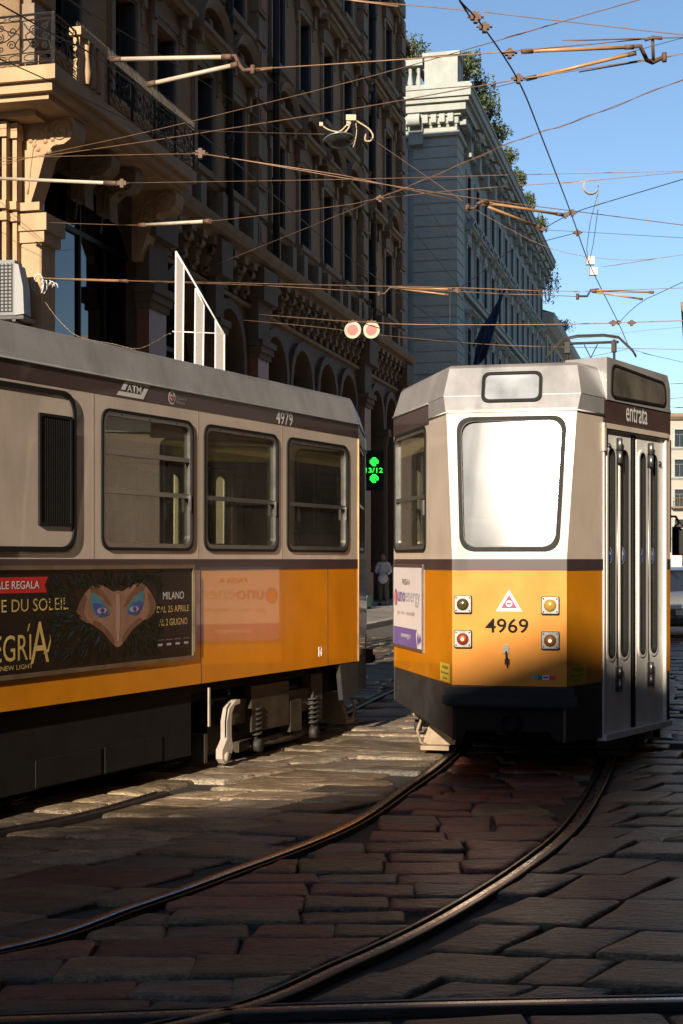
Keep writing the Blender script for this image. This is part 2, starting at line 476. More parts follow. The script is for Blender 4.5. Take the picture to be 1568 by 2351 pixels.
def v3(p): return Vector((p[0], p[1], 0))
RAIL_L = catmull([v3(p) for p in [(-4.6, 4.3), (-2.6, 5.3), (-1.453, 6.05), (-1.0, 6.78), (-.646, 7.43), (0, 8.76), (.473, 10.36), (.894, 11.97), (1.46, 14.75), (3.14, 22.5), (8.2, 42.5), (17.6, 79)]], 10)
RAIL_R = catmull([v3(p) for p in [(-3.4, 3.55), (-1.5, 4.5), (-.448, 5.155), (0.02, 5.79), (.44, 6.49), (.94, 7.53), (1.40, 8.69), (1.83, 10.16), (2.20, 11.66), (2.84, 14.45), (4.55, 22.2), (9.6, 42.2), (19, 78.7)]], 10)
RAIL_F = catmull([v3(p) for p in [(-5, 4.72), (-1.224, 5.096), (0, 5.235), (1.278, 5.323), (6, 5.6)]], 8)
RAIL_F2 = catmull([v3(p) for p in [(-5, 3.28), (-1.2, 3.65), (0, 3.79), (1.3, 3.88), (6, 4.16)]], 8)
RAIL_A = catmull([v3(p) for p in [(-6.1, 2.2), (-3.9, 6.42), (-2.09, 9.98), (-.25, 13.8), (-.02, 15.0), (.62, 17.9), (2.25, 24.5), (7.6, 46), (15.0, 76)]], 10)
RAIL_B = [p+Vector((-1.28, 0.66, 0)) if i < 40 else p+Vector((-1.40, 0.35, 0)) for i, p in enumerate(RAIL_A)]
RAIL_C = catmull([v3(p) for p in [(-4.2, 6.7), (-2.9, 7.85), (-2.07, 8.66), (-1.62, 9.28), (-1.25, 10.1)]], 10)
RAIL_D = catmull([v3(p) for p in [(1.1, 5.45), (3.2, 12.6), (4.6, 16.2), (7.1, 25.5), (12, 45)]][1:], 10)

def sweep_rail(name, line, side, label):
    """grooved tram rail: polished head, groove on the given side, thin guard lip"""
    prof = [(-.034, -.03, 1), (-.034, .001, 2), (-.028, .005, 2), (-.004, .006, 0), (.022, .006, 0), (.030, .002, 1), (.034, -.03, 1), (.062, -.03, 1), (.064, .0, 2), (.078, .001, 1), (.080, -.03, 1)]
    m = MB()
    rings = []
    for i, p in enumerate(line):
        d = (line[min(i+1, len(line)-1)]-line[max(i-1, 0)]).normalized()
        nrm = Vector((d.y, -d.x, 0))*side
        rings.append([p+nrm*a+Vector((0, 0, z)) for a, z, _ in prof])
    for i in range(len(rings)-1):
        for j in range(len(prof)-1):
            q = [rings[i][j], rings[i][j+1], rings[i+1][j+1], rings[i+1][j]]
            if side < 0: q.reverse()
            m.face(q, prof[j][2], True)
    o = m.build(name, [M['rail'], M['groove'], M['railside']])
    tag(o, label, "tram rail", "tram rails set in the paving")
    return o
sweep_rail("tram_rail", RAIL_L, 1, "left rail of the curved track leading under the tram numbered 4969")
sweep_rail("tram_rail", RAIL_R, -1, "right rail of the curved track, outer side of the bend below the tram doors")
sweep_rail("tram_rail", RAIL_F, -1, "straight rail shining blue across the very bottom of the picture")
sweep_rail("tram_rail", RAIL_A, -1, "near rail of the track under the tram numbered 4979, running through the gap between trams")
sweep_rail("tram_rail", RAIL_C, -1, "short dark rail at the left edge in front of the tram carrying the poster")
sweep_rail("tram_rail", RAIL_D, -1, "rail to the right of the grey doors of the rear tram")
RAILS = [RAIL_L, RAIL_R, RAIL_F, RAIL_A, RAIL_B, RAIL_C, RAIL_D]

_segs = {}
def nearest(line, p):
    sg = _segs.get(id(line))
    if sg is None:
        sg = []
        for i in range(len(line)-1):
            a, b = line[i], line[i+1]
            dx, dy = b.x-a.x, b.y-a.y
            sg.append((a.x, a.y, dx, dy, 1/(dx*dx+dy*dy)))
        _segs[id(line)] = sg
    px, py = p.x, p.y
    bd = 1e9; best = None
    for s in sg:
        rx, ry = px-s[0], py-s[1]
        t = (rx*s[2]+ry*s[3])*s[4]
        if t < 0: t = 0
        elif t > 1: t = 1
        ex, ey = rx-t*s[2], ry-t*s[3]
        d = ex*ex+ey*ey
        if d < bd: bd = d; best = (s, t, ex, ey)
    s, t, ex, ey = best
    nn = Vector((s[3], -s[2], 0)).normalized()
    return math.sqrt(bd), Vector((s[0]+t*s[2], s[1]+t*s[3], 0)), nn, ex*nn.x+ey*nn.y
def clip(poly, q, n, off):
    out = []
    for i in range(len(poly)):
        a, b = poly[i], poly[(i+1) % len(poly)]
        da, db = (a-q).dot(n)-off, (b-q).dot(n)-off
        if da >= 0: out.append(a)
        if (da >= 0) != (db >= 0): out.append(a+(b-a)*(da/(da-db)))
    return out
def area(p): return 0.5*sum(p[i].x*p[(i+1) % len(p)].y-p[(i+1) % len(p)].x*p[i].y for i in range(len(p)))

OUTER = {id(RAIL_R), id(RAIL_F), id(RAIL_A), id(RAIL_C), id(RAIL_D)}       # groove lies on the left of these lines
stones = []
def lay(region, origin, e1, e2, L, W, gap=0.009, n=60, pale=False, red=0.1, jit=0.026):
    e1 = Vector((*e1, 0)).normalized(); e2 = Vector((*e2, 0)).normalized()
    o = Vector((*origin, 0))
    rows = [0.0]
    while len(rows) < 101: rows.append(rows[-1]+W*rnd.uniform(.82, 1.2))
    neg = [0.0]
    while len(neg) < 30: neg.append(neg[-1]-W*rnd.uniform(.82, 1.2))
    for i in range(-28, 100):
        r0, r1 = (rows[i], rows[i+1]) if i >= 0 else (neg[-i], neg[-i-1])
        off = rnd.uniform(0, L); x = -n*0.5*L+off
        wj = r1-r0
        while x < n*0.5*L:
            l = L*rnd.uniform(0.66, 1.34)
            c = o+e1*(x+l/2)+e2*(r0+wj/2)
            if -13 < c.x < 21 and 1.8 < c.y < 30.4 and abs(c.x) < 0.27*c.y+1.2 and region(c):
                h = (l-gap)/2; k = (wj-gap)/2
                J = lambda: Vector((rnd.uniform(-jit, jit), rnd.uniform(-jit, jit)*0.6, 0))
                poly = [c-e1*h-e2*k+J(), c+e1*h-e2*k+J(), c+e1*h+e2*k+J(), c-e1*h+e2*k+J()]
                if area(poly) < 0: poly.reverse()
                ok = True
                for R in RAILS:
                    d, q, nn, sd = nearest(R, c)
                    if d < 0.75:
                        s = 1 if sd > 0 else -1
                        poly = clip(poly, q, nn*s, (0.050 if (sd > 0) == (id(R) in OUTER) else 0.098))
                        if len(poly) < 3: ok = False; break
                if ok and len(poly) >= 3 and abs(area(poly)) > 0.022:
                    stones.append((c, poly, (red, pale and nearest(RAIL_A, c)[0] < 1.75)))  # paler stones beside the left track paint the sunlit patch
            x += l
def side(line, p): return nearest(line, p)[3]
sF = lambda p: side(RAIL_F, p)            # > 0: nearer the camera than the straight rail
lay(lambda p: side(RAIL_L, p) > 0 and side(RAIL_R, p) < 0 and sF(p) < 0, (0, 7), (1, 0.03), (0.0, 1), 0.50, 0.285, red=0.55)
lay(lambda p: side(RAIL_R, p) > 0 and sF(p) < 0 and p.y < 12.5, (0.9, 7), (1, -0.16), (0.57, 0.82), 0.42, 0.52, red=0.03, gap=0.02)
lay(lambda p: side(RAIL_R, p) > 0 and sF(p) < 0 and p.y >= 12.5, (0.9, 7), (0.97, -0.24), (0.24, 0.97), 0.55, 0.34, red=0.05)
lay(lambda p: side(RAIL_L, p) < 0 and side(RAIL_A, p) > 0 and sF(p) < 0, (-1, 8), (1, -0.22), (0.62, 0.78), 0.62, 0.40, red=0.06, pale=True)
lay(lambda p: side(RAIL_A, p) < 0 and sF(p) < 0, (-1, 8), (0.97, -0.24), (0.24, 0.97), 0.6, 0.36, red=0.05)
lay(lambda p: sF(p) > 0, (0, 4), (1, 0.09), (-0.09, 1), 0.62, 0.34, red=0.05)

def in_view(c):
    x = CX+FPX*c.x/c.y; y = HZ+FPX*EYE/c.y
    return -60 < x < 1630 and y < 2420
def stone_geo(mb, c, poly, mi=0, sub=True):
    n0 = len(poly)
    P = []
    for i in range(n0):
        a, b = poly[i], poly[(i+1) % n0]
        e = poly[i-1]-a; w_ = b-a
        if min(e.length, w_.length) > .12:
            k = rnd.uniform(.007, .026)
            P.append(a+e.normalized()*k*rnd.uniform(.5, 1.2)); P.append(a+w_.normalized()*k)
        else: P.append(a)
        if sub and (b-a).length > 0.14:
            for t in ((.33, .68) if (b-a).length > 0.3 else (.5,)):
                P.append(a.lerp(b, t+rnd.uniform(-.06, .06))+Vector((rnd.uniform(-.008, .008), rnd.uniform(-.010, .006), 0)))
    cen = sum(P, Vector())/len(P)
    dz = rnd.uniform(-.012, .008); tx, ty = rnd.uniform(-.028, .028), rnd.uniform(-.045, .045)
    zf = lambda p: dz+(p.x-cen.x)*tx+(p.y-cen.y)*ty
    def ring(ins, z, jz=0):
        out = []
        for p in P:
            d = cen-p; q = p+d.normalized()*min(ins, d.length*0.6)
            out.append(Vector((q.x, q.y, zf(q)+z+rnd.uniform(-jz, jz))))
        return out
    r = [ring(-.004, -.05), ring(0, -.016), ring(.012, -.004, .002), ring(.060, .001, .003)]
    n = len(P); k = len(mb.v)
    for q in r: mb.v += q
    mb.v.append(Vector((cen.x, cen.y, zf(cen)+rnd.uniform(-.003, .004))))
    for j in range(3):
        for i in range(n):
            i2 = (i+1) % n
            mb.f.append((k+j*n+i, k+j*n+i2, k+(j+1)*n+i2, k+(j+1)*n+i)); mb.m.append(mi); mb.sm.append(j > 0)
    for i in range(n):
        mb.f.append((k+3*n+i, k+3*n+(i+1) % n, k+4*n)); mb.m.append(mi); mb.sm.append(True)
SM = [M['stone_grey'], M['stone_tan'], M['stone_red'], M['stone_sunlit_buff'], M['stone_sunlit_pale']]
def pick(c, rp):
    red, pale = rp
    r = rnd.random()
    rr = red*(1.45 if 6.7 < c.y < 11.5 else 0.4)
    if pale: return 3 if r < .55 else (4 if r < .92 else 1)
    return 2 if r < rr else (1 if r < rr+(1-rr)*0.5 else 0)
vis = sorted([s for s in stones if in_view(s[0])], key=lambda s: s[0].y)
near, rest = vis[:292], vis[292:]+[s for s in stones if not in_view(s[0])]
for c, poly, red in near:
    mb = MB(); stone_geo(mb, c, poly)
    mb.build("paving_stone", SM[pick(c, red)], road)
mb = MB()
for c, poly, red in rest: stone_geo(mb, c, poly, pick(c, red), sub=False)
o = mb.build("paving_stones_beyond", SM, road); o['kind'] = 'stuff'

# pavement in front of the left-hand buildings
SD = Vector((0.2424, 0.9702, 0)); SN = Vector((0.9702, -0.2424, 0)); F0 = Vector((1.588, 54, 0))
def street(s, n, z=0): return F0+SD*s+SN*n+Vector((0, 0, z))
RZ = math.atan2(SD.y, SD.x)
pav = thing("pavement", None, None)
pav['kind'] = 'structure'
m = MB()
m.face([street(-29.9, 0, .12), street(-29.9, 3.7, .12), street(120, 3.7, .12), street(120, 0, .12)])
m.build("slab_surface", M['pave'], pav)
s0 = -29.9
while s0 < 10:
    k = MB()
    a, b = s0+.008, s0+1.2-.008
    q = [street(a, 3.7), street(a, 4.0), street(b, 4.0), street(b, 3.7)]
    zz = rnd.uniform(.125, .135)
    top = [p+Vector((0, 0, zz)) for p in q]
    k.face([top[0], top[1], top[2], top[3]])
    for i in range(4): k.face([q[i], q[(i+1) % 4], top[(i+1) % 4], top[i]])
    k.build("kerb_stone", M['kerb'], pav)
    s0 += 1.2
k = MB()
q = [street(10, 3.7), street(10, 4.0), street(120, 4.0), street(120, 3.7)]; top = [p+Vector((0, 0, .13)) for p in q]
k.face(top)
for i in range(4): k.face([q[i], q[(i+1) % 4], top[(i+1) % 4], top[i]])
k.build("kerb_run", M['kerb'], pav)
# ------------------------------------------------------------------ the trams
TAP = R_(23.6); TS, TC = math.sin(TAP), math.cos(TAP)
HW, FW = 1.2, 0.43                                   # half widths: body, flat end
TU = (HW-FW)/TS*TC                                   # taper length along the tram
TL = (HW-FW)/TS                                      # taper length along its own wall
LEN = 11.0
PL_L = Plane((-HW, TU, 0), (-1, 0, 0))               # left side, a = -t
PL_LT = Plane((-HW, TU, 0), (-TC, -TS, 0))           # left taper, a 0..TL towards the flat end
PL_F = Plane((0, 0, 0), (0, -1, 0))                  # flat end below the waist, a = x
LEANH = math.hypot(.155, 1.145)
PL_U = Plane((0, 0, 1.655), (0, -1.145, .155), (0, .155, 1.145))   # leaning upper end wall
PL_RT = Plane((FW, 0, 0), (TC, -TS, 0))              # right taper, a = 0..TL away from the flat end
PL_R = Plane((HW, TU, 0), (1, 0, 0))                 # right side, a = t
PL_S = Plane((0, .153, 2.795), (0, -.355, .147), (0, .147, .355))  # silver brow of the flat end

def window(root, pl, a0, a1, b0, b1, r, sash=(0.44,), blind=0.15, catch=True):
    m = MB()
    m.prism(rrect(a0, a1, b0, b1, r), pl, -.05, .012, [rrect(a0+.022, a1-.022, b0+.022, b1-.022, r-.015)], mat=0)
    m.prism(rrect(a0+.022, a1-.022, b0+.022, b1-.022, r-.015), pl, -.045, .006, [rrect(a0+.048, a1-.048, b0+.052, b1-.048, r-.03)], mat=1)
    if catch:
        m.box(a1-.062, a1-.046, b0+.30, b0+.42, .0, .02, pl, 1)
        for q in (.2, .5, .8):
            m.prism(circle2(a0+(a1-a0)*q, b1-.035, .006, 6), pl, .006, .009, mat=0)
    w = m.build("window", [M['black'], M['alu']], root)
    m = MB(); m.box(a0+.046, a1-.046, b0+.05, b1-.046, -.022, -.017, pl); m.build("pane", M['glass'], w)
    h = b1-b0
    if blind:
        m = MB(); m.box(a0+.05, a1-.05, b1-.05-h*blind, b1-.047, -.05, -.046, pl); m.build("blind", M['blind'], w)
    for s in sash:
        m = MB(); m.box(a0+.046, a1-.046, b0+h*s-.016, b0+h*s+.016, -.026, .004, pl); m.build("sash_bar", M['alu'], w)
    return w

def hole(a0, a1, b0, b1, r): return rrect(a0+.004, a1-.004, b0+.004, b1-.004, r)

def build_tram(label, loc, rz, number, poster, group):
    T = thing("tram", label, "tram", loc, rz, group)
    B = 2.79
    # ---- walls -----------------------------------------------------------
    lo, be, up, fa = MB(), MB(), MB(), MB()
    for z0, z1, mb, c in ((.70, 1.57, lo, 0), (1.57, 1.655, be, .004)):
        mb.box(-LEN, 0, z0, z1, -.05, c, PL_L); mb.box(0, LEN, z0, z1, -.05, c, PL_R)
        mb.box(0, TL, z0, z1, -.05, c, PL_LT)
        mb.box(-FW, FW, z0, z1, -.05, c, PL_F)
        mb.box(0, .615, z0, z1, -.05, c, PL_RT); mb.box(1.84, TL, z0, z1, -.05, c, PL_RT)
    wl = [(-(.2175+1.3065*i+1.155), -(.2175+1.3065*i)) for i in range(3)]+[(-(7.0+1.3065*i+1.155), -(7.0+1.3065*i)) for i in range(3)]
    wr = [(.2175+1.3065*i, .2175+1.3065*i+1.155) for i in range(8)]
    WB0, WB1 = 1.715, 2.70
    up.prism([(-LEN, 1.655), (0, 1.655), (0, B), (-LEN, B)], PL_L, -.05, 0, [hole(a, b, WB0, WB1, .09) for a, b in wl])
    up.prism([(0, 1.655), (LEN, 1.655), (LEN, B), (0, B)], PL_R, -.05, 0, [hole(a, b, WB0, WB1, .09) for a, b in wr])
    lt = TL-.169
    TW = (0.045, TL-.775)
    up.prism([(0, 1.655), (TL, 1.655), (lt, 2.80), (0, B)], PL_LT, -.05, 0, [hole(TW[0], TW[1], WB0, 2.745, .08)])
    fq = [(-.4, .07), (.405, .07), (.458, 1.083), (-.453, 1.083)]
    fq = [(-.362, .07), (.362, .07), (.412, 1.085), (-.405, 1.085)]
    up.prism([(-FW, 0), (FW, 0), (FW+.155*.437, LEANH), (-FW-.155*.437, LEANH)], PL_U, -.05, 0, [rpoly(fq, .10, 6)])
    up.prism([(0, 1.655), (.615, 1.655), (.615, 2.80), (.169, 2.80)], PL_RT, -.05, 0)
    up.prism([(.615, 2.68), (1.84, 2.68), (1.84, 2.72), (.615, 2.72)], PL_RT, -.05, .02)
    up.prism([(.60, 2.50), (.637, 2.50), (.637, 2.72), (.60, 2.72)], PL_RT, 0, .02)
    up.prism([(1.84, 1.655), (TL, 1.655), (TL, 2.72), (1.84, 2.72)], PL_RT, -.05, 0)
    lo.build("lower_panel", M['yellow'], T); be.build("belt_stripe", M['belt'], T); up.build("window_wall", M['beige'], T)
    fa.box(-LEN, 0, B, 2.912, -.05, .003, PL_L); fa.box(0, LEN, B, 2.912, -.05, .003, PL_R)
    fa.box(0, 1.234, 2.742, 2.905, -.05, .003, PL_LT)
    fa.box(.625, TL, 2.72, 2.905, -.05, .003, PL_RT)
    fa.build("fascia", M['brown'], T)
    # ---- roof ------------------------------------------------------------
    def ring(z, d, i):
        w = HW-i; f = FW+.437*d-i*1.03
        f = max(f, .1); u1 = d+(w-f)/.437
        return [(-w, TU+LEN, z), (-w, u1, z), (-f, d, z), (f, d, z), (w, u1, z), (w, TU+LEN, z)]
    m = MB(); m.loft([ring(2.905, .203, 0), ring(2.915, .203, -.008), ring(3.14, .296, .065)])
    pl = [PL_LT(1.234, 2.79, .006), PL_LT(TL-.169, 2.79, .006), PL_LT(TL-.222, 2.91, .006), PL_LT(1.234, 2.91, .006)]
    m.face(pl); m.face([PL_LT(1.234, 2.79, .006), PL_LT(1.234, 2.91, .006), PL_LT(1.234, 2.91, -.02), PL_LT(1.234, 2.79, -.02)])
    m.face([pl[1], PL_RT(.169, 2.79, .006), PL_RT(.222, 2.91, .006), pl[2]])
    m.face([PL_RT(.169, 2.79, .006), PL_RT(.625, 2.79, .006), PL_RT(.625, 2.91, .006), PL_RT(.222, 2.91, .006)])
    m.face([pl[0], pl[1], PL_LT(TL-.169, 2.79, -.04), PL_LT(1.234, 2.79, -.04)])
    for a, b in ((0.0, .004),):
        m.box(-.0015, .0015, .30, .375, .001, .003, PL_S); m.box(-.0015, .0015, .01, .05, .001, .003, PL_S)
    m.build("roof_edge", M['silver'], T)
    m = MB(); m.loft([ring(3.14, .296, .065), ring(3.165, .33, .085), ring(3.225, .75, .38), ring(3.25, 1.3, .75)], smooth=True)
    q = ring(3.25, 1.3, .75); m.face(q)
    m.build("roof", M['roofgrey'], T)
    m = MB(); m.tube([PL_LT(1.25, 2.782, .01), PL_LT(TL-.166, 2.782, .01), PL_RT(.166, 2.782, .01), PL_RT(.62, 2.782, .01)], .006, 5)
    m.build("drip_moulding", M['white'], T)
    m = MB()
    m.tube([PL_L(-LEN, 2.915, .012), PL_L(0, 2.915, .012), PL_LT(1.234, 2.908, .012)], .007, 5)
    m.build("gutter", M['silver'], T)
    # ---- windows ---------------------------------------------------------
    for i, (a, b) in enumerate(wl):
        window(T, PL_L, a, b, WB0, WB1, .09, (.42, .695) if i == 2 else (.42,), .15)
    for a, b in wr: window(T, PL_R, a, b, WB0, WB1, .09, (.42,), .15, False)
    window(T, PL_LT, TW[0], TW[1], WB0, 2.745, .08, (.44,), .14)
    # big end window
    m = MB()
    out = rpoly(fq, .10, 6)
    sc = lambda q, k: [(p[0]*k[0], .5775+(p[1]-.5775)*k[1]) for p in q]
    m.prism(sc(out, (1.03, 1.022)), PL_U, -.02, .016, [sc(out, (.955, .965))], mat=0)
    m.prism(sc(out, (.955, .965)), PL_U, -.02, .010, [sc(out, (.94, .953))], mat=1)
    w = m.build("end_window", [M['black'], M['skirt']], T)
    m = MB()
    GL = Plane(PL_U(0, 0, -.012), PL_U.n+PL_U.r*-.040+PL_U.up*0.0, PL_U.up)
    nx, ny = 12, 12
    gi = sc(out, (.95, .96))
    a0, a1, b0, b1 = min(p[0] for p in gi), max(p[0] for p in gi), min(p[1] for p in gi), max(p[1] for p in gi)
    k = len(m.v)
    for j in range(ny+1):
        tb = j/ny; wv = (1-tb)*.95+tb*1.0
        for i in range(nx+1):
            ta = i/nx*2-1
            m.v.append(GL((ta*.362*(1-tb)+ta*.41*tb)*.955, b0+(b1-b0)*tb, .010*(1-ta*ta)*.8+.006*(1-(2*tb-1)**2)))
    for j in range(ny):
        for i in range(nx):
            q = k+j*(nx+1)+i
            m.f.append((q, q+1, q+nx+2, q+nx+1)); m.m.append(0); m.sm.append(True)
    m.build("pane", M['bigglass'], w)
    m = MB(); m.box(-.36, .36, .30, .335, -.20, -.16, PL_U); m.build("grab_rail", M['skirt'], w)
    # roof sign on the brow
    m = MB()
    m.prism(rrect(-.232, .232, .062, .325, .055), PL_S, -.01, .016, [rrect(-.206, .206, .086, .301, .04)])
    w = m.build("route_sign", M['black'], T)
    m = MB(); m.prism(rrect(-.207, .207, .085, .302, .04), PL_S, -.004, .004); m.build("pane", M['signglass'], w)
    if number == '4969':
        lettering("2", PL_S, .0, .085, .125, .25, -.006, M['greensign'], w)
    # ---- end lamps, number, lock, stickers -------------------------------
    for (a, b, k) in ((-.346, 1.312, 'lens_d'), (-.346, 1.050, 'lens_red'), (.309, 1.308, 'lens_y'), (.309, 1.046, 'lens_or')):
        m = MB()
        m.prism(rrect(a-.068, a+.068, b-.068, b+.068, .012), PL_F, -.01, .022, mat=1)
        m.prism(rrect(a-.062, a+.062, b-.06, b+.064, .012), PL_F, .022, .030, [circle2(a, b, .046, 20)], mat=0)
        for sx in (-.05, .05):
            for sy in (-.047, .05): m.prism(circle2(a+sx, b+sy, .006, 8), PL_F, .03, .032, mat=1)
        lamp = m.build("tail_lamp", [M['alu'], M['black']], T)
        m = MB()
        m.lathe([(.046, .022), (.045, .034), (.036, .044), (.022, .050), (.001, .052)], PL_F(a, b, 0), PL_F.n, 20)
        m.build("lens", M[k], lamp)
        if k in ('lens_red', 'lens_or'):
            m = MB(); m.lathe([(.013, .0515), (.011, .055), (.001, .057)], PL_F(a, b, 0), PL_F.n, 12); m.build("bulb", M['bulb'], lamp)
    if number == '4969':
        lettering("4969", PL_F, -.178, .146, 1.098, 1.208, .0025, M['blackp'], T, .012, "number")
        m = MB()
        m.sheet([(-.098, 1.262), (.1, 1.262), (.001, 1.425)], PL_F, .003, 0)
        m.sheet([(-.06, 1.285), (.062, 1.285), (.001, 1.387)], PL_F, .0045, 1)
        m.sheet(circle2(.001, 1.32, .025, 16), PL_F, .006, 0)
        m.sheet(rrect(-.015, .017, 1.313, 1.327, .003), PL_F, .0075, 1)
        m.build("warning_triangle", [M['white'], M['magenta']], T)
        m = MB()
        m.prism(circle2(-.02, .99, .022, 12), PL_F, 0, .02, mat=0); m.box(-.044, .0, .945, .985, 0, .016, PL_F, 0)
        m.tube([PL_F(-.02, .96, .018), PL_F(-.016, .92, .03), PL_F(-.012, .90, .028)], .008, 6, 1)
        m.box(-.03, .004, .868, .905, .008, .03, PL_F, 1); m.tube([PL_F(-.012, .868, .02), PL_F(-.01, .84, .018)], .006, 6, 1)
        m.build("lock", [M['alu'], M['black']], T)
        m = MB()
        m.sheet(rrect(.21, .25, .753, .785, .003), PL_F, .003, 0); m.sheet(rrect(.25, .30, .752, .785, .003), PL_F, .003, 1)
        m.sheet(rrect(.30, .345, .751, .785, .006), PL_F, .003, 2); m.sheet(circle2(.203, .769, .019, 14), PL_F, .004, 3)
        m.sheet(rrect(.199, .207, .755, .783, .002), PL_F, .0055, 4)
        m.sheet(rrect(.255, .295, .763, .775, .002), PL_F, .0045, 4)
        m.build("flag_sticker", [M['greenp'], M['white'], M['magenta'], M['cyan'], M['bluep']], T)
    for pl, a0, a1 in ((PL_RT, .015, .325), (PL_LT, TL-.34, TL-.05)):
        m = MB(); m.sheet(rrect(a0, a1, .712, .852, .004), pl, .003); s = m.build("warning_sticker", M['ysticker'], T)
        w = a1-a0
        lettering("ATTENZIONE", pl, a0+w*.2, a1-w*.2, .808, .832, .0045, M['blackp'], s)
        lettering("Non accostarsi", pl, a0+w*.12, a1-w*.14, .768, .79, .0045, M['blackp'], s)
        lettering("in curva", pl, a0+w*.28, a1-w*.3, .728, .748, .0045, M['blackp'], s)
    # ---- door on the right taper ----------------------------------------
    leaves = [(.640, .897, .715, .862), (.901, 1.165, .942, 1.105), (1.275, 1.502, 1.318, 1.44), (1.506, 1.815, 1.528, 1.675)]
    leaves = [(.640, .897, .722, .850), (.901, 1.165, .950, 1.100), (1.275, 1.502, 1.320, 1.435), (1.506, 1.815, 1.530, 1.672)]
    for i, (a0, a1, s0, s1) in enumerate(leaves):
        m = MB()
        r = (s1-s0)*.49
        m.prism([(a0, .285), (a1, .285), (a1, 2.665), (a0, 2.665)], PL_RT, -.045, -.018, [rrect(s0, s1, .865, 2.535, r, 6)], mat=0)
        m.prism(rrect(s0-.022, s1+.022, .845, 2.555, r+.02, 6), PL_RT, -.03, -.006, [rrect(s0, s1, .866, 2.534, r, 6)], mat=0)
        m.prism(rrect(s0, s1, .866, 2.534, r, 6), PL_RT, -.04, -.004, [rrect(s0+.008, s1-.008, .874, 2.526, r-.006, 6)], mat=1)
        d = m.build("door_leaf", [M['doorgrey'], M['black']], T)
        m = MB(); m.prism(rrect(s0, s1, .866, 2.534, r, 6), PL_RT, -.036, -.030); m.build("pane", M['glass'], d)
        m = MB(); cx = (s0+s1)/2
        m.sheet(circle2(cx, 1.685, min(.052, (s1-s0)*.42), 18, .062), PL_RT, -.0285, 0)
        rr = min(.052, (s1-s0)*.42)
        m.sheet([(cx-.008, 1.645), (cx+.008, 1.645), (cx+.008, 1.69), (cx+rr*.55, 1.69), (cx, 1.738), (cx-rr*.55, 1.69), (cx-.008, 1.69)], PL_RT, -.0265, 1)
        m.sheet(circle2(cx, 1.685, rr*1.1, 18, .068), PL_RT, -.0295, 1)
        m.build("arrow_sticker", [M['bluep'], M['white']], d)
        if i in (0, 2):
            m = MB()
            for z0 in (2.42, .60):
                for zz in (z0, z0+.105):
                    m.tube([PL_RT(a1+.002, zz, .012), PL_RT(a1+.002, zz+.095, .012)], .020, 8, 0)
                    m.box(a1-.025, a1+.028, zz, zz+.095, -.018, -.006, PL_RT, 0)
            m.tube([PL_RT(a1+.002, .81, -.012), PL_RT(a1+.002, 2.42, -.012)], .007, 6, 0)
            m.build("hinge", M['alu'], d)
        if i in (0, 3):
            m = MB(); zz = 2.55 if i == 0 else 2.46
            m.lathe([(.022, -.018), (.02, .0), (.001, .012)], PL_RT(a0+.10 if i == 0 else a1-.09, zz, 0), PL_RT.n, 10); m.build("door_stud", M['skirt'], d)
    m = MB(); m.box(1.165, 1.275, .285, 2.665, -.05, -.024, PL_RT, 0); m.box(1.205, 1.235, .285, 2.665, -.024, -.012, PL_RT, 0)
    m.build("door_seal", M['black'], T)
    m = MB()
    m.box(.618, .637, .285, 2.68, -.04, .008, PL_RT); m.box(1.818, 1.838, .285, 2.68, -.04, .008, PL_RT); m.box(.637, 1.818, 2.667, 2.68, -.04, .004, PL_RT)
    m.box(.62, 1.90, .235, .283, -.05, .03, PL_RT)
    m.build("door_frame", M['doorgrey'], T)
    m = MB()
    m.prism([(.66, 2.905), (1.90, 2.905), (1.90, 3.10), (1.84, 3.215), (.66, 3.24)], PL_RT, -.35, .012, mat=0)
    bxo = m.build("destination_box", M['silver'], T)
    m = MB(); bq = [(.72, 2.925), (1.80, 2.94), (1.78, 3.15), (.74, 3.20)]
    m.prism(rpoly(bq, .07), PL_RT, .012, .022, [rpoly([(.745, 2.945), (1.775, 2.96), (1.757, 3.13), (.763, 3.18)], .055)], mat=0)
    m.build("gasket", M['black'], bxo)
    m = MB(); m.prism(rpoly([(.745, 2.945), (1.775, 2.96), (1.757, 3.13), (.763, 3.18)], .055), PL_RT, .005, .016); m.build("pane", M['dirtyglass'], bxo)
    if number == '4969':
        lettering("entrata", PL_RT, 1.03, 1.44, 2.765, 2.895, .0055, M['white'], T, .004)
    m = MB(); m.tube([PL_R(1.0, 2.05, 0), PL_R(1.05, 2.05, .06), PL_R(1.05, 1.98, .10)], .012, 6, 1)
    m.prism(rrect(1.20, 1.25, 1.69, 1.96, .02), Plane(PL_R(0, 0, .03), (1, 0, 0)), 0, .13, mat=0)
    m.tube([PL_R(1.22, 1.96, .05), PL_R(1.22, 2.0, .10), PL_R(1.22, 1.96, .14)], .01, 6, 1)
    m.prism(rrect(.045, .145, 1.71, 1.94, .02), Plane((HW, TU+1.197, 0), (0, -1, 0)), 0, .006, mat=1)
    m.build("side_mirror", [M['maroon'], M['black']], T)
    # ---- skirts, bumper, undergear --------------------------------------
    for q, pl_, c0, c1 in (
        ([(0, .40), (TL, .29), (TL, .70), (0, .70)], PL_LT, -.045, -.006),
        ([(0, .29), (.615, .26), (.615, .70), (0, .70)], PL_RT, -.045, -.006),
        ([(1.845, .24), (TL, .24), (TL, .70), (1.845, .70)], PL_RT, -.045, -.006),
        ([(-FW, .28), (-.36, .29), (-.32, .36), (.30, .36), (.35, .29), (FW, .28), (FW, .60), (-FW, .60)], PL_F, -.06, -.012),
        ([(-.37, .695), (-.30, .36), (-.12, .37), (0, .40), (0, .695)], PL_L, -.05, -.004),
        ([(.0, .24), (.3, .34), (.37, .695), (0, .695)], PL_R, -.05, -.004)):
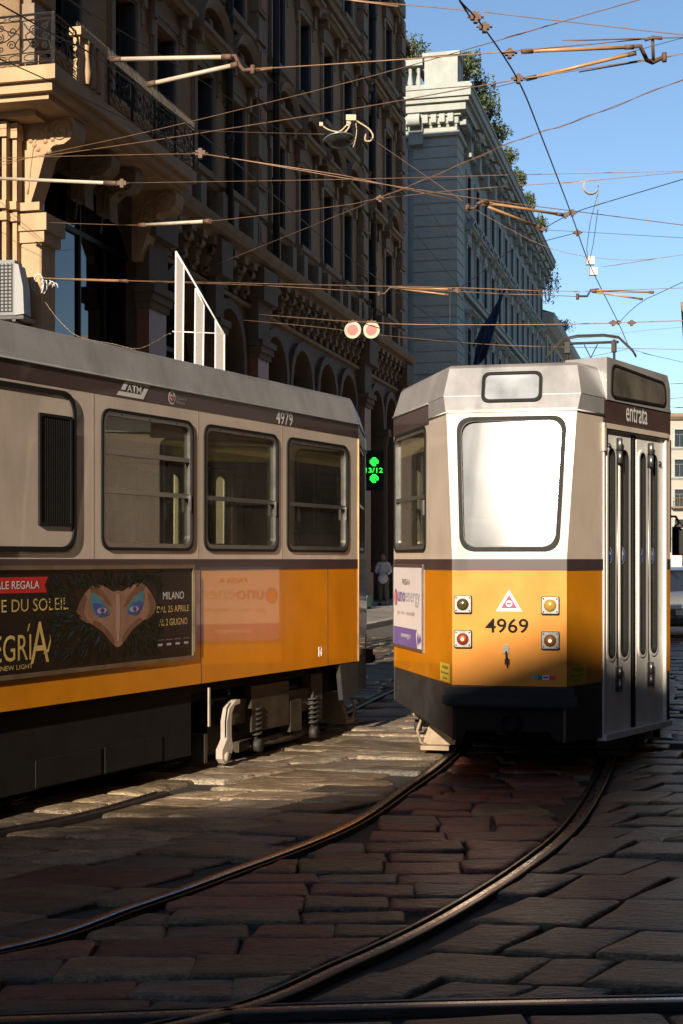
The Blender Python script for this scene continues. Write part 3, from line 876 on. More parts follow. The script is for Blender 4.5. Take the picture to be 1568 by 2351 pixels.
        m = MB(); m.prism(q, pl_, c0, c1); m.build("skirt", M['under'] if pl_ is PL_F else M['skirt'], T)
    m = MB()
    for c, z0, z1 in ((.055, .63, .695), (.075, .56, .63), (.055, .545, .56)):
        q = [PL_LT(TL-.02, 0, c), PL_LT(TL+.0, 0, c)+Vector((0, -c*.6, 0)), PL_RT(0, 0, c)+Vector((0, -c*.6, 0)), PL_RT(.02, 0, c), Vector((.38, .15, 0)), Vector((-.38, .15, 0))]
        up_ = lambda z: [Vector((p.x, p.y, z)) for p in q]
        m.loft([up_(z0), up_(z1)], closed=True); m.face(up_(z1)); m.face(list(reversed(up_(z0))))
    m.build("bumper", M['navy'], T)
    m = MB()
    m.tube([(0, .9, .42), (0, .1, .42)], .05, 8); m.box(-.09, .09, .33, .50, -.12, -.02, PL_F); m.lathe([(.001, -.06), (.09, -.05), (.1, .0), (.06, .04)], (0, -.0, .42), (0, -1, 0), 12)
    m.tube([(-.4, .15, .40), (-.2, .1, .34), (.1, .08, .36), (.25, .1, .33), (.33, .15, .4)], .018, 6)
    m.build("coupler", M['under'], T)
    m = MB(); m.bx(-1.13, 1.13, TU+2.75, TU+LEN-.3, .15, .69); m.bx(-1.0, 1.0, TU+.1, TU+2.6, .60, .78)
    m.bx(-1.0, 1.0, 1.35, TU+.35, .42, .60)
    eq = m.build("equipment_box", M['under'], T)
    for a0 in (-4.6, -3.85):
        m = MB(); m.box(a0, a0+.7, .16, .34, -.07, -.062, PL_L); m.build("sand_box", M['under'], eq)
    m = MB(); m.box(-2.62, -2.60, .36, .66, .0, .012, PL_L); m.build("pale_strip", M['lit'], eq)
    for uc in (TU+1.47, TU+8.9):
        bo = bpy.data.objects.new("bogie", None); col.objects.link(bo); bo.parent = T
        for sx in (-1, 1):
            m = MB()
            m.bx(sx*.98-.07, sx*.98+.07, uc-.85, uc+.62, .30, .50)
            m.bx(sx*1.0-.10, sx*1.0+.10, uc-.32, uc+.32, .22, .60); m.bx(sx*.90-.04, sx*.90+.04, uc-1.0, uc+.75, .07, .52)
            m.bx(sx*1.02-.05, sx*1.02+.05, uc-1.0, uc-.78, .20, .62)
            m.tube([(sx*1.0, uc-.9, .14), (sx*1.0, uc-.5, .10), (sx*1.0, uc+.4, .10)], .05, 6)
            m.bx(sx*1.04-.06, sx*1.04+.06, uc-.55, uc-.35, .15, .42)
            m.build("side_frame", M['grease'], bo)
        for du in (-.72, .45):
            for sx in (-1, 1):
                m = MB(); m.lathe([(.001, -.06), (.33, -.06), (.35, -.045), (.335, .03), (.36, .045), (.36, .06), (.001, .06)], (sx*.72, uc+du, .345), (-sx, 0, 0), 24); m.build("wheel", M['blackm'], bo)
        for sx in (-1, 1):
            for du in (-.80, .20):
                m = MB(); pts = [(sx*1.07+.05*math.cos(t*.785), uc+du+.05*math.sin(t*.785), .18+t*.0052) for t in range(50)]
                m.tube(pts, .011, 5); m.tube([(sx*1.07, uc+du, .10), (sx*1.07, uc+du, .50)], .02, 6)
                m.lathe([(.001, -.03), (.055, -.03), (.055, .03), (.001, .03)], (sx*1.09, uc+du, .10), (sx, 0, 0), 12)
                m.build("spring", M['blackm'], bo)
        for sx in (-1, 1):
            m = MB()
            P = [(.76, .045), (.83, .03), (.87, .07), (.87, .14), (.80, .22), (.80, .36), (.765, .46), (.66, .52), (.60, .52), (.60, .49), (.68, .48), (.72, .43), (.73, .34), (.73, .22), (.70, .15)]
            pl = Plane((sx*1.13, uc, 0), (-1, 0, 0))
            m.prism([(-p[0], p[1]) for p in P], pl, -.030, .030)
            m.lathe([(.001, -.04), (.04, -.04), (.04, .04), (.001, .04)], (sx*1.13, uc+.80, .08), (-1, 0, 0), 12)
            m.build("end_arm", M['lit'], bo)
        for sx in (-1, 1):
            m = MB(); m.bx(sx*.95-.14, sx*.95+.14, uc+.98, uc+1.02, .05, .28); m.tube([(sx*1.0, uc+1.2, .40), (sx*1.0, uc+1.35, .40)], .05, 8)
            m.build("guard_plate", M['grease'], bo)
    for sx in (-1, 1):
        m = MB()
        m.prism([(sx*.72-.14, .08), (sx*.72+.14, .08), (sx*.72+.14, .34), (sx*.72-.05, .36)], Plane((0, 1.30, 0), (0, -1, 0)), -.03, .03)
        m.tube([(sx*.86, 1.27, .33), (sx*.90, 1.22, .20), (sx*.87, 1.22, .10), (sx*.82, 1.25, .07)], .012, 6)
        m.tube([(sx*.86, 1.27, .42), (sx*.86, 1.27, .32)], .03, 8); m.bx(sx*.74-.12, sx*.74+.12, 1.15, 1.35, .045, .08)
        m.build("track_guard", M['guard_sunlit'] if sx < 0 else M['blackm'], T)  # left guard coloured as if sunlit, right one as if shaded
    # ---- inside ----------------------------------------------------------
    m = MB()
    def plan(i, d): return [(-HW+i, TU+LEN-.05), (-HW+i, TU+i*.3), (-FW+i*.6, d), (FW-i*.6, d), (HW-i, TU+i*.3), (HW-i, TU+LEN-.05)]
    P = plan(.06, .25)
    m.face([(p[0], p[1], .87) for p in P], 1); m.face([(p[0], p[1], 2.74) for p in reversed(P)], 0)
    m.face([(p[0], p[1], .78) for p in reversed(P)], 1)
    m.bx(-1.14, -.3, TU+LEN-.08, TU+LEN-.05, .87, 2.74); m.bx(.3, 1.14, TU+LEN-.08, TU+LEN-.05, .87, 2.74); m.bx(-.3, .3, TU+LEN-.08, TU+LEN-.05, 2.4, 2.74)
    m.bx(-1.13, -.25, TU+4.22, TU+4.27, .87, 2.74); m.bx(-1.13, -.35, TU+6.4, TU+6.45, .87, 2.74)
    m.build("cabin_lining", [M['interior'], M['floorin']], T)
    for i in range(8):
        for sx in (-1, 1):
            u = TU+.45+i*1.25
            if sx < 0 and 4.0 < u-TU < 6.6: continue
            m = MB(); m.bx(sx*.72-.38, sx*.72+.38, u, u+.42, 1.27, 1.32); m.bx(sx*.72-.38, sx*.72+.38, u+.40, u+.45, 1.30, 1.78); m.bx(sx*.72-.3, sx*.72+.3, u+.1, u+.35, .87, 1.27)
            m.build("seat", M['wood'], T)
    m = MB()
    for u in (.9, 3.2, 5.7, 8.2):
        for sx in (-.4, .4): m.tube([(sx, TU+u, .87), (sx, TU+u, 2.73)], .018, 6)
    for sx in (-.4, .4): m.tube([(sx, TU+.9, 2.45), (sx, TU+9, 2.45)], .016, 6)
    m.build("handrail", M['alu'], T)
    m = MB()
    for k in range(6):
        i = .06 if k % 2 else .14
        q = [(-HW+i, .75+i), (HW-i, .75+i), (HW-i, 3.1-i), (-HW+i, 3.1-i)]
        m.prism(q, Plane((0, TU+LEN+.02+k*.1, 0), (0, -1, 0)), -.05, .05)
    m.build("bellows", M['black'], T)
    # ---- left-side trim --------------------------------------------------
    m = MB()
    m.prism(rrect(-6.7, -4.275, 1.700, 2.765, .13, 6), PL_L, 0, .018, [rrect(-6.67, -4.305, 1.735, 2.735, .11, 6)], mat=1)
    m.prism(rrect(-6.67, -4.305, 1.735, 2.735, .11, 6), PL_L, -.0, .006, mat=0)
    sp = m.build("service_panel", [M['beige'], M['black']], T)
    m = MB(); m.prism(rrect(-4.665, -4.325, 1.87, 2.60, .01), PL_L, .006, .022, [rrect(-4.645, -4.345, 1.89, 2.58, .005)])
    for i in range(16): m.box(-4.64+i*.0185, -4.634+i*.0185, 1.89, 2.58, .008, .018, PL_L)
    m.box(-4.645, -4.345, 1.89, 2.58, .006, .008, PL_L)
    m.build("grille", M['black'], sp)
    if poster:
        F = thing_poster(T)
    else:
        m = MB(); a0, a1 = .0, TL-.865
        m.prism([(a0+.012, .885), (a1, .885), (a1, 1.613), (a0+.012, 1.613)], PL_LT, 0, .012, [[(a0+.03, .91), (a1-.018, .91), (a1-.018, 1.588), (a0+.03, 1.588)]], mat=0)
        ad = m.build("poster_panel", M['alu'], T)
        m = MB(); m.sheet([(a0+.03, .91), (a1-.018, .91), (a1-.018, 1.588), (a0+.03, 1.588)], PL_LT, .005, 0)
        m.sheet([(a0+.03, .91), (a1-.018, .91), (a1-.018, 1.065), (a0+.03, 1.065)], PL_LT, .0065, 1)
        w = a1-a0-.05; A = lambda t: a0+.03+w*t
        m.sheet([(A(.84), .912), (A(.81), .98), (A(.80), 1.03), (A(.83), 1.065), (a1-.018, 1.065), (a1-.018, .912)], PL_LT, .008, 0)
        for q in (0, 1, 2):
            s = q*.05
            m.sheet([(A(.86+s*.9), .93+s*.3), (A(.89+s*.9), .96+s*.3), (A(.855+s*.8), 1.055-s*.2), (A(.84+s*.8), .98)], PL_LT, .0095, 1)
        m.sheet(circle2(A(.075), 1.32, .062, 20, .075), PL_LT, .0065, 1); m.sheet(circle2(A(.07), 1.315, .035, 16, .06), PL_LT, .008, 2)
        m.build("poster", [M['adwhite'], M['purple'], M['orangep']], ad)
        lettering("PASSA A", PL_LT, A(.32), A(.58), 1.435, 1.485, .0075, M['blackp'], ad)
        lettering("uno", PL_LT, A(.15), A(.42), 1.285, 1.372, .0075, M['purple'], ad, .02)
        lettering("energy", PL_LT, A(.43), A(.92), 1.252, 1.372, .0075, M['greyp'], ad)
        lettering("gas - luce - rinnovabili", PL_LT, A(.14), A(.74), 1.165, 1.215, .0075, M['greyp'], ad)
        lettering("unoenergy.it", PL_LT, A(.28), A(.62), .97, 1.022, .009, M['white'], ad, .01)
    return T

def thing_poster(T):
    pl = PL_L
    m = MB(); a0, a1 = -6.75, -2.83
    m.prism([(a0, .897), (a1, .897), (a1, 1.613), (a0, 1.613)], pl, 0, .02, [[(a0+.03, .925), (a1-.022, .925), (a1-.022, 1.585), (a0+.03, 1.585)]], mat=0)
    m.box(a1-.012, a1+.006, .95, 1.55, .0, .026, pl, 0)
    ad = m.build("poster_panel", M['dullbrass'], T)
    m = MB(); m.sheet([(a0+.03, .925), (a1-.022, .925), (a1-.022, 1.585), (a0+.03, 1.585)], pl, .006, 0)
    # plain stand-in for the printed face: a flesh-coloured half mask among dark feathers
    rr = random.Random(3)
    cx, cz = -3.80, 1.27
    sk = [(-.47, .03), (-.40, .13), (-.28, .205), (-.17, .20), (-.06, .16), (0, .165), (.06, .16), (.17, .20), (.29, .215), (.41, .13), (.47, .03), (.40, -.03), (.29, -.06), (.17, -.12), (.07, -.20), (0, -.23), (-.07, -.20), (-.17, -.12), (-.29, -.06), (-.40, -.03)]
    def soft(P): 
        q = catmull([Vector((a, b, 0)) for a, b in P]+[Vector((*P[0], 0))], 4)[:-1]
        return [(v.x, v.y) for v in q]
    m.sheet(soft([(cx+x, cz+z) for x, z in sk]), pl, .0075, 1)
    for sx in (-1, 1):
        m.sheet(soft([(cx+sx*.10, cz+.0), (cx+sx*.13, cz+.06), (cx+sx*.24, cz+.14), (cx+sx*.31, cz+.15), (cx+sx*.30, cz+.06), (cx+sx*.22, cz-.015)])[::sx], pl, .009, 2)
        m.sheet(soft([(cx+sx*.12, cz+.0), (cx+sx*.15, cz+.05), (cx+sx*.25, cz+.085), (cx+sx*.29, cz+.07), (cx+sx*.23, cz-.005)])[::sx], pl, .0105, 3)
        m.sheet(circle2(cx+sx*.19, cz+.03, .055, 16, .022), pl, .012, 4)
        m.sheet(circle2(cx+sx*.19, cz+.033, .022, 14, .024), pl, .0135, 5)
        m.sheet(circle2(cx+sx*.19, cz+.033, .009, 10), pl, .015, 0)
    for sx in (-1, 1):
        m.sheet(soft([(cx+sx*.07, cz+.05), (cx+sx*.12, cz+.115), (cx+sx*.22, cz+.185), (cx+sx*.32, cz+.195), (cx+sx*.30, cz+.155), (cx+sx*.20, cz+.13), (cx+sx*.12, cz+.07)])[::sx], pl, .0085, 6)
        m.sheet(soft([(cx+sx*.47, cz+.03), (cx+sx*.40, cz+.13), (cx+sx*.36, cz+.13), (cx+sx*.39, cz+.02), (cx+sx*.33, cz-.05), (cx+sx*.40, cz-.03)])[::-sx], pl, .0085, 7)
        m.sheet(soft([(cx+sx*.30, cz-.06), (cx+sx*.17, cz-.12), (cx+sx*.07, cz-.20), (cx+sx*.05, cz-.17), (cx+sx*.14, cz-.09), (cx+sx*.26, cz-.035)])[::-sx], pl, .0085, 7)
    m.sheet([(cx-.022, cz+.14), (cx-.026, cz-.08), (cx-.012, cz-.19), (cx+.012, cz-.19), (cx+.026, cz-.08), (cx+.022, cz+.14)], pl, .0085, 8)
    m.build("poster", [M['poster'], M['skin'], M['tealp'], M['bluep'], M['greyp'], M['purple'], M['browshade'], M['skinshade'], M['skinlight']], ad)
    m = MB()
    n = 0
    while n < 900:
        x, z = rr.uniform(-.95, .72), rr.gauss(0, .18)
        if not (-.325 < z < .295) or x < -.72: continue
        d = math.hypot(x/.52, (z-.03)/.24)
        inside = abs(x) < .46 and (-.22+abs(x)*.55 < z < .17)
        if inside or d > 1.75 or (x > .5 and z < .28): continue
        n += 1
        ang = math.atan2(z*1.6, x)+rr.uniform(-.5, .5)
        L = rr.uniform(.04, .10); wd = rr.uniform(.003, .008)
        dx, dz = math.cos(ang)*L, math.sin(ang)*L
        px, pz = -math.sin(ang)*wd, math.cos(ang)*wd
        Q = [(x, z), (x+dx*.5+px, z+dz*.5+pz), (x+dx, z+dz), (x+dx*.5-px, z+dz*.5-pz)]
        if max(q[1] for q in Q) > .31 or min(q[1] for q in Q) < -.34 or max(q[0] for q in Q) > .93: continue
        m.face([pl(cx+a, cz+b, .0082+rr.uniform(0, .0006)) for a, b in Q], rr.choice((0, 0, 0, 1)))
    f = m.build("feather_print", [M['olive'], M['featherblue']], ad); f['kind'] = 'stuff'
    m = MB(); m.sheet([(-6.2, 1.445), (-4.575, 1.437), (-4.60, 1.487), (-4.565, 1.54), (-6.2, 1.535)], pl, .0076, 0); m.build("ribbon", M['red'], ad)
    lettering("IL TUO NATALE REGALA", pl, -5.48, -4.655, 1.465, 1.515, .010, M['white'], ad, .006)
    lettering("CIRQUE DU SOLEIL", pl, -5.40, -4.355, 1.305, 1.40, .0085, M['gold'], ad)
    lettering("ALEGRI", pl, -5.32, -4.735, 1.01, 1.175, .0085, M['gold'], ad)
    lettering("A", pl, -4.74, -4.555, .985, 1.25, .0085, M['gold'], ad)
    m = MB(); m.sheet([(-4.775, 1.195), (-4.763, 1.195), (-4.745, 1.245), (-4.757, 1.24)], pl, .0085)
    m.sheet([(-4.62, 1.04), (-4.57, 1.07), (-4.545, 1.13), (-4.55, 1.17), (-4.535, 1.12), (-4.56, 1.05)], pl, .0087); m.build("accent", M['gold'], ad)
    lettering("IN A NEW LIGHT", pl, -5.16, -4.72, .955, .985, .0085, M['gold'], ad)
    lettering("MILANO", pl, -3.243, -2.966, 1.357, 1.413, .0085, M['white'], ad)
    lettering("DAL 25 APRILE", pl, -3.322, -2.894, 1.262, 1.31, .0085, M['gold'], ad, .004)
    lettering("AL 2 GIUGNO", pl, -3.294, -2.918, 1.165, 1.215, .0085, M['gold'], ad, .004)
    for i in range(4):
        lettering(("organizzazione", "promosso da", "partner", "con il patrocinio")[i], pl, -3.32+i*.115, -3.235+i*.115, 1.055, 1.067, .0085, M['greyp'], ad)
        m = MB(); m.sheet(rrect(-3.31+i*.115, -3.25+i*.115, 1.018, 1.035, .004), pl, .0085); m.build("logo_mark", M['greyp'], ad)
    for t in (2.72, .62, 5.6, 7.4):
        m = MB(); m.box(-t-.0025, -t+.0025, .70, 1.568, 0, .0022, pl); m.build("panel_seam", M['brown'], T)
    for t in (4.07, 2.755, 1.45):
        m = MB(); m.box(-t-.002, -t+.002, 1.66, 2.785, 0, .002, pl); m.build("panel_seam", M['seam'], T)
    m = MB(); m.tube([pl(-.0, .70, .004), pl(-.0, 2.78, .004)], .009, 5); m.build("corner_bead", M['yellowbead'], T)
    # operator's emblem, crest and number on the fascia
    m = MB()
    x0, x1 = -3.815, -3.385
    S = lambda t, z: (x0+(x1-x0)*t, z)
    m.sheet([S(.12, 2.845), S(.26, 2.925), S(1.0, 2.925), S(.93, 2.895), S(.33, 2.895), S(.24, 2.845)], pl, .006)
    m.sheet([S(.90, 2.882), S(.76, 2.802), S(.0, 2.802), S(.07, 2.832), S(.69, 2.832), S(.78, 2.882)], pl, .006)
    m.build("emblem", M['white'], T)
    lettering("ATM", pl, x0+.43*.30, x0+.43*.70, 2.838, 2.888, .006, M['white'], T, .012)
    m = MB()
    m.sheet(circle2(-3.124, 2.852, .048, 20, .052), pl, .006, 0); m.sheet(circle2(-3.124, 2.850, .036, 18, .040), pl, .007, 1)
    m.sheet([(-3.148, 2.875), (-3.148, 2.845), (-3.124, 2.815), (-3.10, 2.845), (-3.10, 2.875)][::-1][::-1], pl, .008, 0)
    m.sheet([(-3.130, 2.82), (-3.118, 2.82), (-3.118, 2.876), (-3.130, 2.876)], pl, .009, 2); m.sheet([(-3.147, 2.848), (-3.101, 2.848), (-3.101, 2.858), (-3.147, 2.858)], pl, .0095, 2)
    m.sheet([(-3.15, 2.90), (-3.14, 2.912), (-3.124, 2.905), (-3.108, 2.912), (-3.10, 2.90)], pl, .006, 0)
    m.build("crest", [M['white'], M['brown'], M['red']], T)
    lettering("Comune di", pl, -3.065, -2.93, 2.845, 2.868, .006, M['greyp'], T)
    lettering("Milano", pl, -3.065, -2.945, 2.815, 2.838, .006, M['greyp'], T)
    lettering("4979", pl, -1.56, -1.275, 2.793, 2.903, .0055, M['white'], T, .004, "number")
    m = MB(); m.prism(rrect(-.79, -.73, .79, .875, .004), pl, 0, .004, [rrect(-.783, -.737, .797, .868, .003)]); m.box(-.775, -.745, .843, .849, 0, .004, pl); m.box(-.763, -.757, .81, .843, 0, .004, pl)
    m.build("jack_mark", M['white'], T)
    return ad

M['guard_sunlit'] = mat("sunlit_guard_paint", (0.26, 0.19, 0.12), 0.7, var=0.3, scale=8)
M['browshade'] = mat('brown_print', (0.13, 0.055, 0.025), 0.4, var=0.3, scale=10)
M['skinshade'] = mat('dusky_flesh_print', (0.12, 0.056, 0.038), 0.4, var=0.25, scale=10)
M['skinlight'] = mat('pale_flesh_print', (0.30, 0.19, 0.165), 0.4, var=0.1)
M['seam'] = mat('panel_joint', (0.20, 0.15, 0.12), 0.7)
M['yellowbead'] = mat('worn_corner_bead', (0.42, 0.26, 0.12), 0.5, var=0.3)
M['greensign'] = mat("pale_green_digit", (0.36, 0.40, 0.30), 0.5, var=0.1)
M['dirtyglass'] = glass("grimy_box_glass", (0.05, 0.05, 0.05), 0.35, 0.06, (0.34, 0.30, 0.25))
M['maroon'] = mat("maroon_plastic", (0.07, 0.015, 0.015), 0.4)
M['rustred'] = mat("rust_red_box", (0.012, 0.006, 0.005), 0.8, var=0.4)
M['steel'] = mat("bright_spring_steel", (0.5, 0.48, 0.45), 0.3, metal=0.9)
M['tealp'] = mat("teal_print", (0.03, 0.16, 0.20), 0.45, var=0.3, scale=10)
M['featherblue'] = mat("blue_feather_print", (0.012, 0.022, 0.036), 0.6, spec=0.2, var=0.5, isl=0.6)
M['dullbrass'] = mat("dull_poster_frame", (0.16, 0.12, 0.075), 0.4, metal=0.4, var=0.3)

tram_b = build_tram("orange and beige tram numbered 4969 seen from its flat end, sun flaring on its window", (1.26, 10.7, 0), -R_(12.4), '4969', False, "orange city trams")
_a = R_(207)
_c = Vector((.155, 13.33, 0)); _Y = Vector((math.sin(_a), math.cos(_a), 0)); _X = Vector((math.cos(_a), -math.sin(_a), 0))
tram_a = build_tram("orange and beige tram numbered 4979 on the left with a dark poster on its side", _c-_X*(-HW)-_Y*TU, -_a, '4979', True, "orange city trams")

# current collector on the rear tram's roof
m = MB()
bz, pu, pv = 3.26, 11.3, .12
for sx in (-1, 1):
    m.tube([(pv+sx*.34, pu+.5, bz), (pv+sx*.36, pu, bz+.75), (pv+sx*.35, pu, bz+1.74)], .020, 6)
    m.box(pv+sx*.35-.04, pv+sx*.35+.04, bz+1.55, bz+1.72, -pu-.05, -pu+.05)
m.tube([(pv-.42, pu, bz+1.70), (pv+.42, pu, bz+1.70)], .022, 6)
for dy in (-.08, .08):
    m.tube([(pv-.68, pu+dy, bz+1.45), (pv-.63, pu+dy, bz+1.56), (pv-.42, pu+dy, bz+1.77), (pv-.2, pu+dy, bz+1.81), (pv+.2, pu+dy, bz+1.81), (pv+.42, pu+dy, bz+1.77), (pv+.63, pu+dy, bz+1.56), (pv+.68, pu+dy, bz+1.47)], .013, 6)
for sx in (-1, 1): m.tube([(pv+sx*.36, pu, bz+.75), (pv-sx*.1, pu+.05, bz+1.68)], .008, 5)
m.tube([(pv-.34, pu+.5, bz), (pv+.34, pu+.5, bz)], .03, 6)
m.bx(pv-.6, pv+.6, pu+.2, pu+.8, bz-.08, bz+.05)
m.build("pantograph", M['blackm'], tram_b)
# ------------------------------------------------------------------ buildings
M['stucco'] = mat("ochre_stucco", (0.28, 0.168, 0.076), 0.85, var=0.15, scale=1.2, dirt=0.35, dirt_scale=0.7, bump=0.15, bscale=30)
M['trim'] = mat("buff_stone", (0.225, 0.158, 0.102), 0.8, var=0.22, scale=2.5, dirt=0.45, dirt_scale=1.2, bump=0.2, bscale=25)
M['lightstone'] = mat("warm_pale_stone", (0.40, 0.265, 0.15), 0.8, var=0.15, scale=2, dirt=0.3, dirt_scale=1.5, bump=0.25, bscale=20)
M['basestone'] = mat("dark_base_stone", (0.115, 0.078, 0.05), 0.8, var=0.25, scale=2.5, dirt=0.4, bump=0.2, bscale=25)  # darker than the trim, used on the ground storey
M['pinkgranite'] = mat("pink_granite", (0.22, 0.085, 0.045), 0.5, var=0.3, scale=30)
M['pinkpanel'] = mat("pink_panel", (0.30, 0.14, 0.09), 0.8, var=0.2, scale=5)
M['shutter'] = mat("dark_shutter", (0.030, 0.034, 0.042), 0.6, var=0.25, scale=8)
M['frame'] = mat("window_woodwork", (0.10, 0.09, 0.085), 0.6, var=0.2)
M['bglass'] = glass("building_glass", (0.03, 0.035, 0.04), 0.03, 0.02, (0.1, 0.1, 0.1))
M['dark'] = mat("dark_room", (0.012, 0.011, 0.010), 0.9, var=0.2)
M['iron'] = mat("black_ironwork", (0.020, 0.019, 0.018), 0.55, var=0.3, scale=20)
M['pipe'] = mat("drainpipe", (0.018, 0.018, 0.02), 0.6)
M['greystone'] = mat("blue_grey_stone", (0.25, 0.30, 0.305), 0.85, var=0.12, scale=0.9, dirt=0.3, dirt_scale=0.6, bump=0.15, bscale=20)
M['greytrim'] = mat("grey_stone_trim", (0.31, 0.325, 0.30), 0.8, var=0.12, scale=1.5, dirt=0.3, dirt_scale=1)
M['tile'] = mat("terracotta_tiles", (0.28, 0.10, 0.05), 0.8, var=0.3, scale=6)
M['roofdark'] = mat("dark_roofing", (0.06, 0.055, 0.05), 0.8)
M['leaf'] = mat("roof_foliage", (0.055, 0.075, 0.022), 0.6, var=0.5, scale=4, isl=0.6)
M['leafdry'] = mat("russet_foliage", (0.13, 0.065, 0.022), 0.6, var=0.5, scale=4, isl=0.5)
M['whitestone'] = mat("cream_render", (0.34, 0.30, 0.25), 0.85, var=0.1, scale=1)

WF = Plane((0, 0, 0), (0, -1, 0))                    # street front in building space: a = along street, c = out
WE = Plane((0, 0, 0), (-1, 0, 0))                    # near end wall: a = -inward, c = towards the camera

def arch_outline(w, h, rise, n=8):
    pts = [(-w/2, 0), (w/2, 0), (w/2, h-rise)]
    for i in range(1, n):
        t = math.pi*i/n
        pts.append((w/2*math.cos(t), h-rise+rise*math.sin(t)))
    pts.append((-w/2, h-rise))
    return pts

def profile_run(mb, a0, a1, prof, pl=None, mat=0):
    """moulding: prof is (c, b) points, swept along a"""
    pl = pl or WF
    for i in range(len(prof)-1):
        (c0, b0), (c1, b1) = prof[i], prof[i+1]
        mb.face([pl(a0, b0, c0), pl(a1, b0, c0), pl(a1, b1, c1), pl(a0, b1, c1)], mat)
    for a, rev in ((a0, False), (a1, True)):
        q = [pl(a, b, c) for c, b in prof]+[pl(a, prof[-1][1], -.02), pl(a, prof[0][1], -.02)]
        mb.face(q if not rev else list(reversed(q)), mat)

def scroll(cx, cy, r, turns=1.6, n=26, sgn=1, a0=0.0):
    return [(cx+r*(1-.82*i/n)*math.cos(a0+sgn*turns*2*math.pi*i/n), cy+r*(1-.82*i/n)*math.sin(a0+sgn*turns*2*math.pi*i/n)) for i in range(n+1)]

# ---- shared window meshes -------------------------------------------------
def window_set(w, h, style, trim, depth=.34):
    """meshes of one window of a facade, origin at its sill centre"""
    S = {}
    f = MB()
    f.prism([(-w/2-.17, 0), (w/2+.17, 0), (w/2+.17, h+.16), (-w/2-.17, h+.16)], WF, -.02, .07, [[(-w/2, .001), (w/2, .001), (w/2, h), (-w/2, h)]])
    f.prism([(-w/2-.24, -.02), (-w/2-.17, -.02), (-w/2-.17, h+.1), (-w/2-.24, h+.1)], WF, -.02, .04)
    f.prism([(w/2+.17, -.02), (w/2+.24, -.02), (w/2+.24, h+.1), (w/2+.17, h+.1)], WF, -.02, .04)
    S['window'] = f.mesh("window", trim)
    p = MB(); p.box(-w/2, w/2, 0, h, -depth-.02, -depth, WF); S['pane'] = p.mesh("pane", M['bglass'])
    p = MB(); p.box(-w/2, w/2, 0, h, -depth-.9, -depth-.85, WF); 
    fr = MB()
    fr.prism([(-w/2, 0), (w/2, 0), (w/2, h), (-w/2, h)], WF, -depth, -depth+.05, [[(-w/2+.07, .07), (-.03, .07), (-.03, h*.72), (-w/2+.07, h*.72)], [(.03, .07), (w/2-.07, .07), (w/2-.07, h*.72), (.03, h*.72)], [(-w/2+.07, h*.76), (w/2-.07, h*.76), (w/2-.07, h-.07), (-w/2+.07, h-.07)]])
    S['frame'] = fr.mesh("frame", M['frame'])
    for sx in (-1, 1):
        sh = MB()
        x = sx*(w/2-.03)
        sh.bx(min(x, x-sx*.05), max(x, x-sx*.05), -.02, depth-.05, .05, h-.03)
        for i in range(int(h/.12)):
            sh.bx(min(x-sx*.05, x-sx*.062), max(x-sx*.05, x-sx*.062), .02, depth-.09, .1+i*.12, .17+i*.12)
        S['shutter%d' % sx] = sh.mesh("shutter", M['shutter'])
    s = MB()
    profile_run(s, -w/2-.42, w/2+.42, [(0, -.34), (.10, -.30), (.16, -.20), (.24, -.16), (.26, -.02), (0, .0)])
    S['sill'] = s.mesh("sill", trim)
    if style != 'plain':
        d = MB()
        W = w/2+.50; b0 = h+.62
        # frieze, brackets, pediment
        d.box(-w/2-.24, w/2+.24, h+.16, b0, -.02, .10, WF)
        for sx in (-1, 1):
            x = sx*(w/2+.26)
            d.box(x-.10, x+.10, b0-.62, b0, .0, .16, WF); d.box(x-.12, x+.12, b0-.22, b0, .0, .30, WF)
            d.lathe([(.10, -.11), (.10, .11)], Vector((x, -.22, b0-.12)), (1, 0, 0), 10)
            d.box(x-.08, x+.08, b0-.98, b0-.6, .0, .09, WF)
        profile_run(d, -W, W, [(.0, b0), (.28, b0), (.34, b0+.07), (.42, b0+.09), (.44, b0+.18), (0, b0+.20)])
        if style == 'arch':
            R = W; ri = .62
            o = [(-R, 0)]+[(R*math.cos(math.pi-math.pi*i/12), .02+ri*math.sin(math.pi*i/12)*1.35) for i in range(13)]+[(R, 0)]
            ii = [(x*.80, y*.74) for x, y in o]
            o2 = [(x, b0+.18+y) for x, y in o]; i2 = [(x, b0+.18+y) for x, y in ii]
            n = len(o)
            for i in range(n-1):
                d.face([WF(*i2[i], .30), WF(*o2[i], .42), WF(*o2[i+1], .42), WF(*i2[i+1], .30)])
                d.face([WF(*o2[i], .42), WF(*o2[i], 0), WF(*o2[i+1], 0), WF(*o2[i+1], .42)])
                d.face([WF(*i2[i+1], .30), WF(*i2[i+1], .06), WF(*i2[i], .06), WF(*i2[i], .30)])
            d.prism(i2, WF, 0, .07)
            d.lathe([(.20, 0), (.18, .10), (.12, .15), (.001, .16)], WF(0, b0+.48, .06), (0, -1, 0), 12)
        elif style == 'tri':
            for sx in (-1, 1):
                q = [(0, b0+.78), (sx*W, b0+.18), (sx*W*.82, b0+.18), (0, b0+.62)]
                d.prism(q if sx < 0 else q[::-1], WF, 0, .40)
            d.prism([(-W*.85, b0+.18), (W*.85, b0+.18), (0, b0+.66)], WF, 0, .06)
        S['pediment'] = d.mesh("pediment", trim)
    return S

def put_window(S, parent, s, z, label=None, shutters=True, sill=True):
    w = place(S['window'], "window", parent, (s, 0, z))
    place(S['pane'], "pane", w); place(S['frame'], "frame", w)
    if shutters: place(S['shutter-1'], "shutter", w); place(S['shutter1'], "shutter", w)
    if sill: place(S['sill'], "sill", w)
    if 'pediment' in S: place(S['pediment'], "pediment", w)
    return w

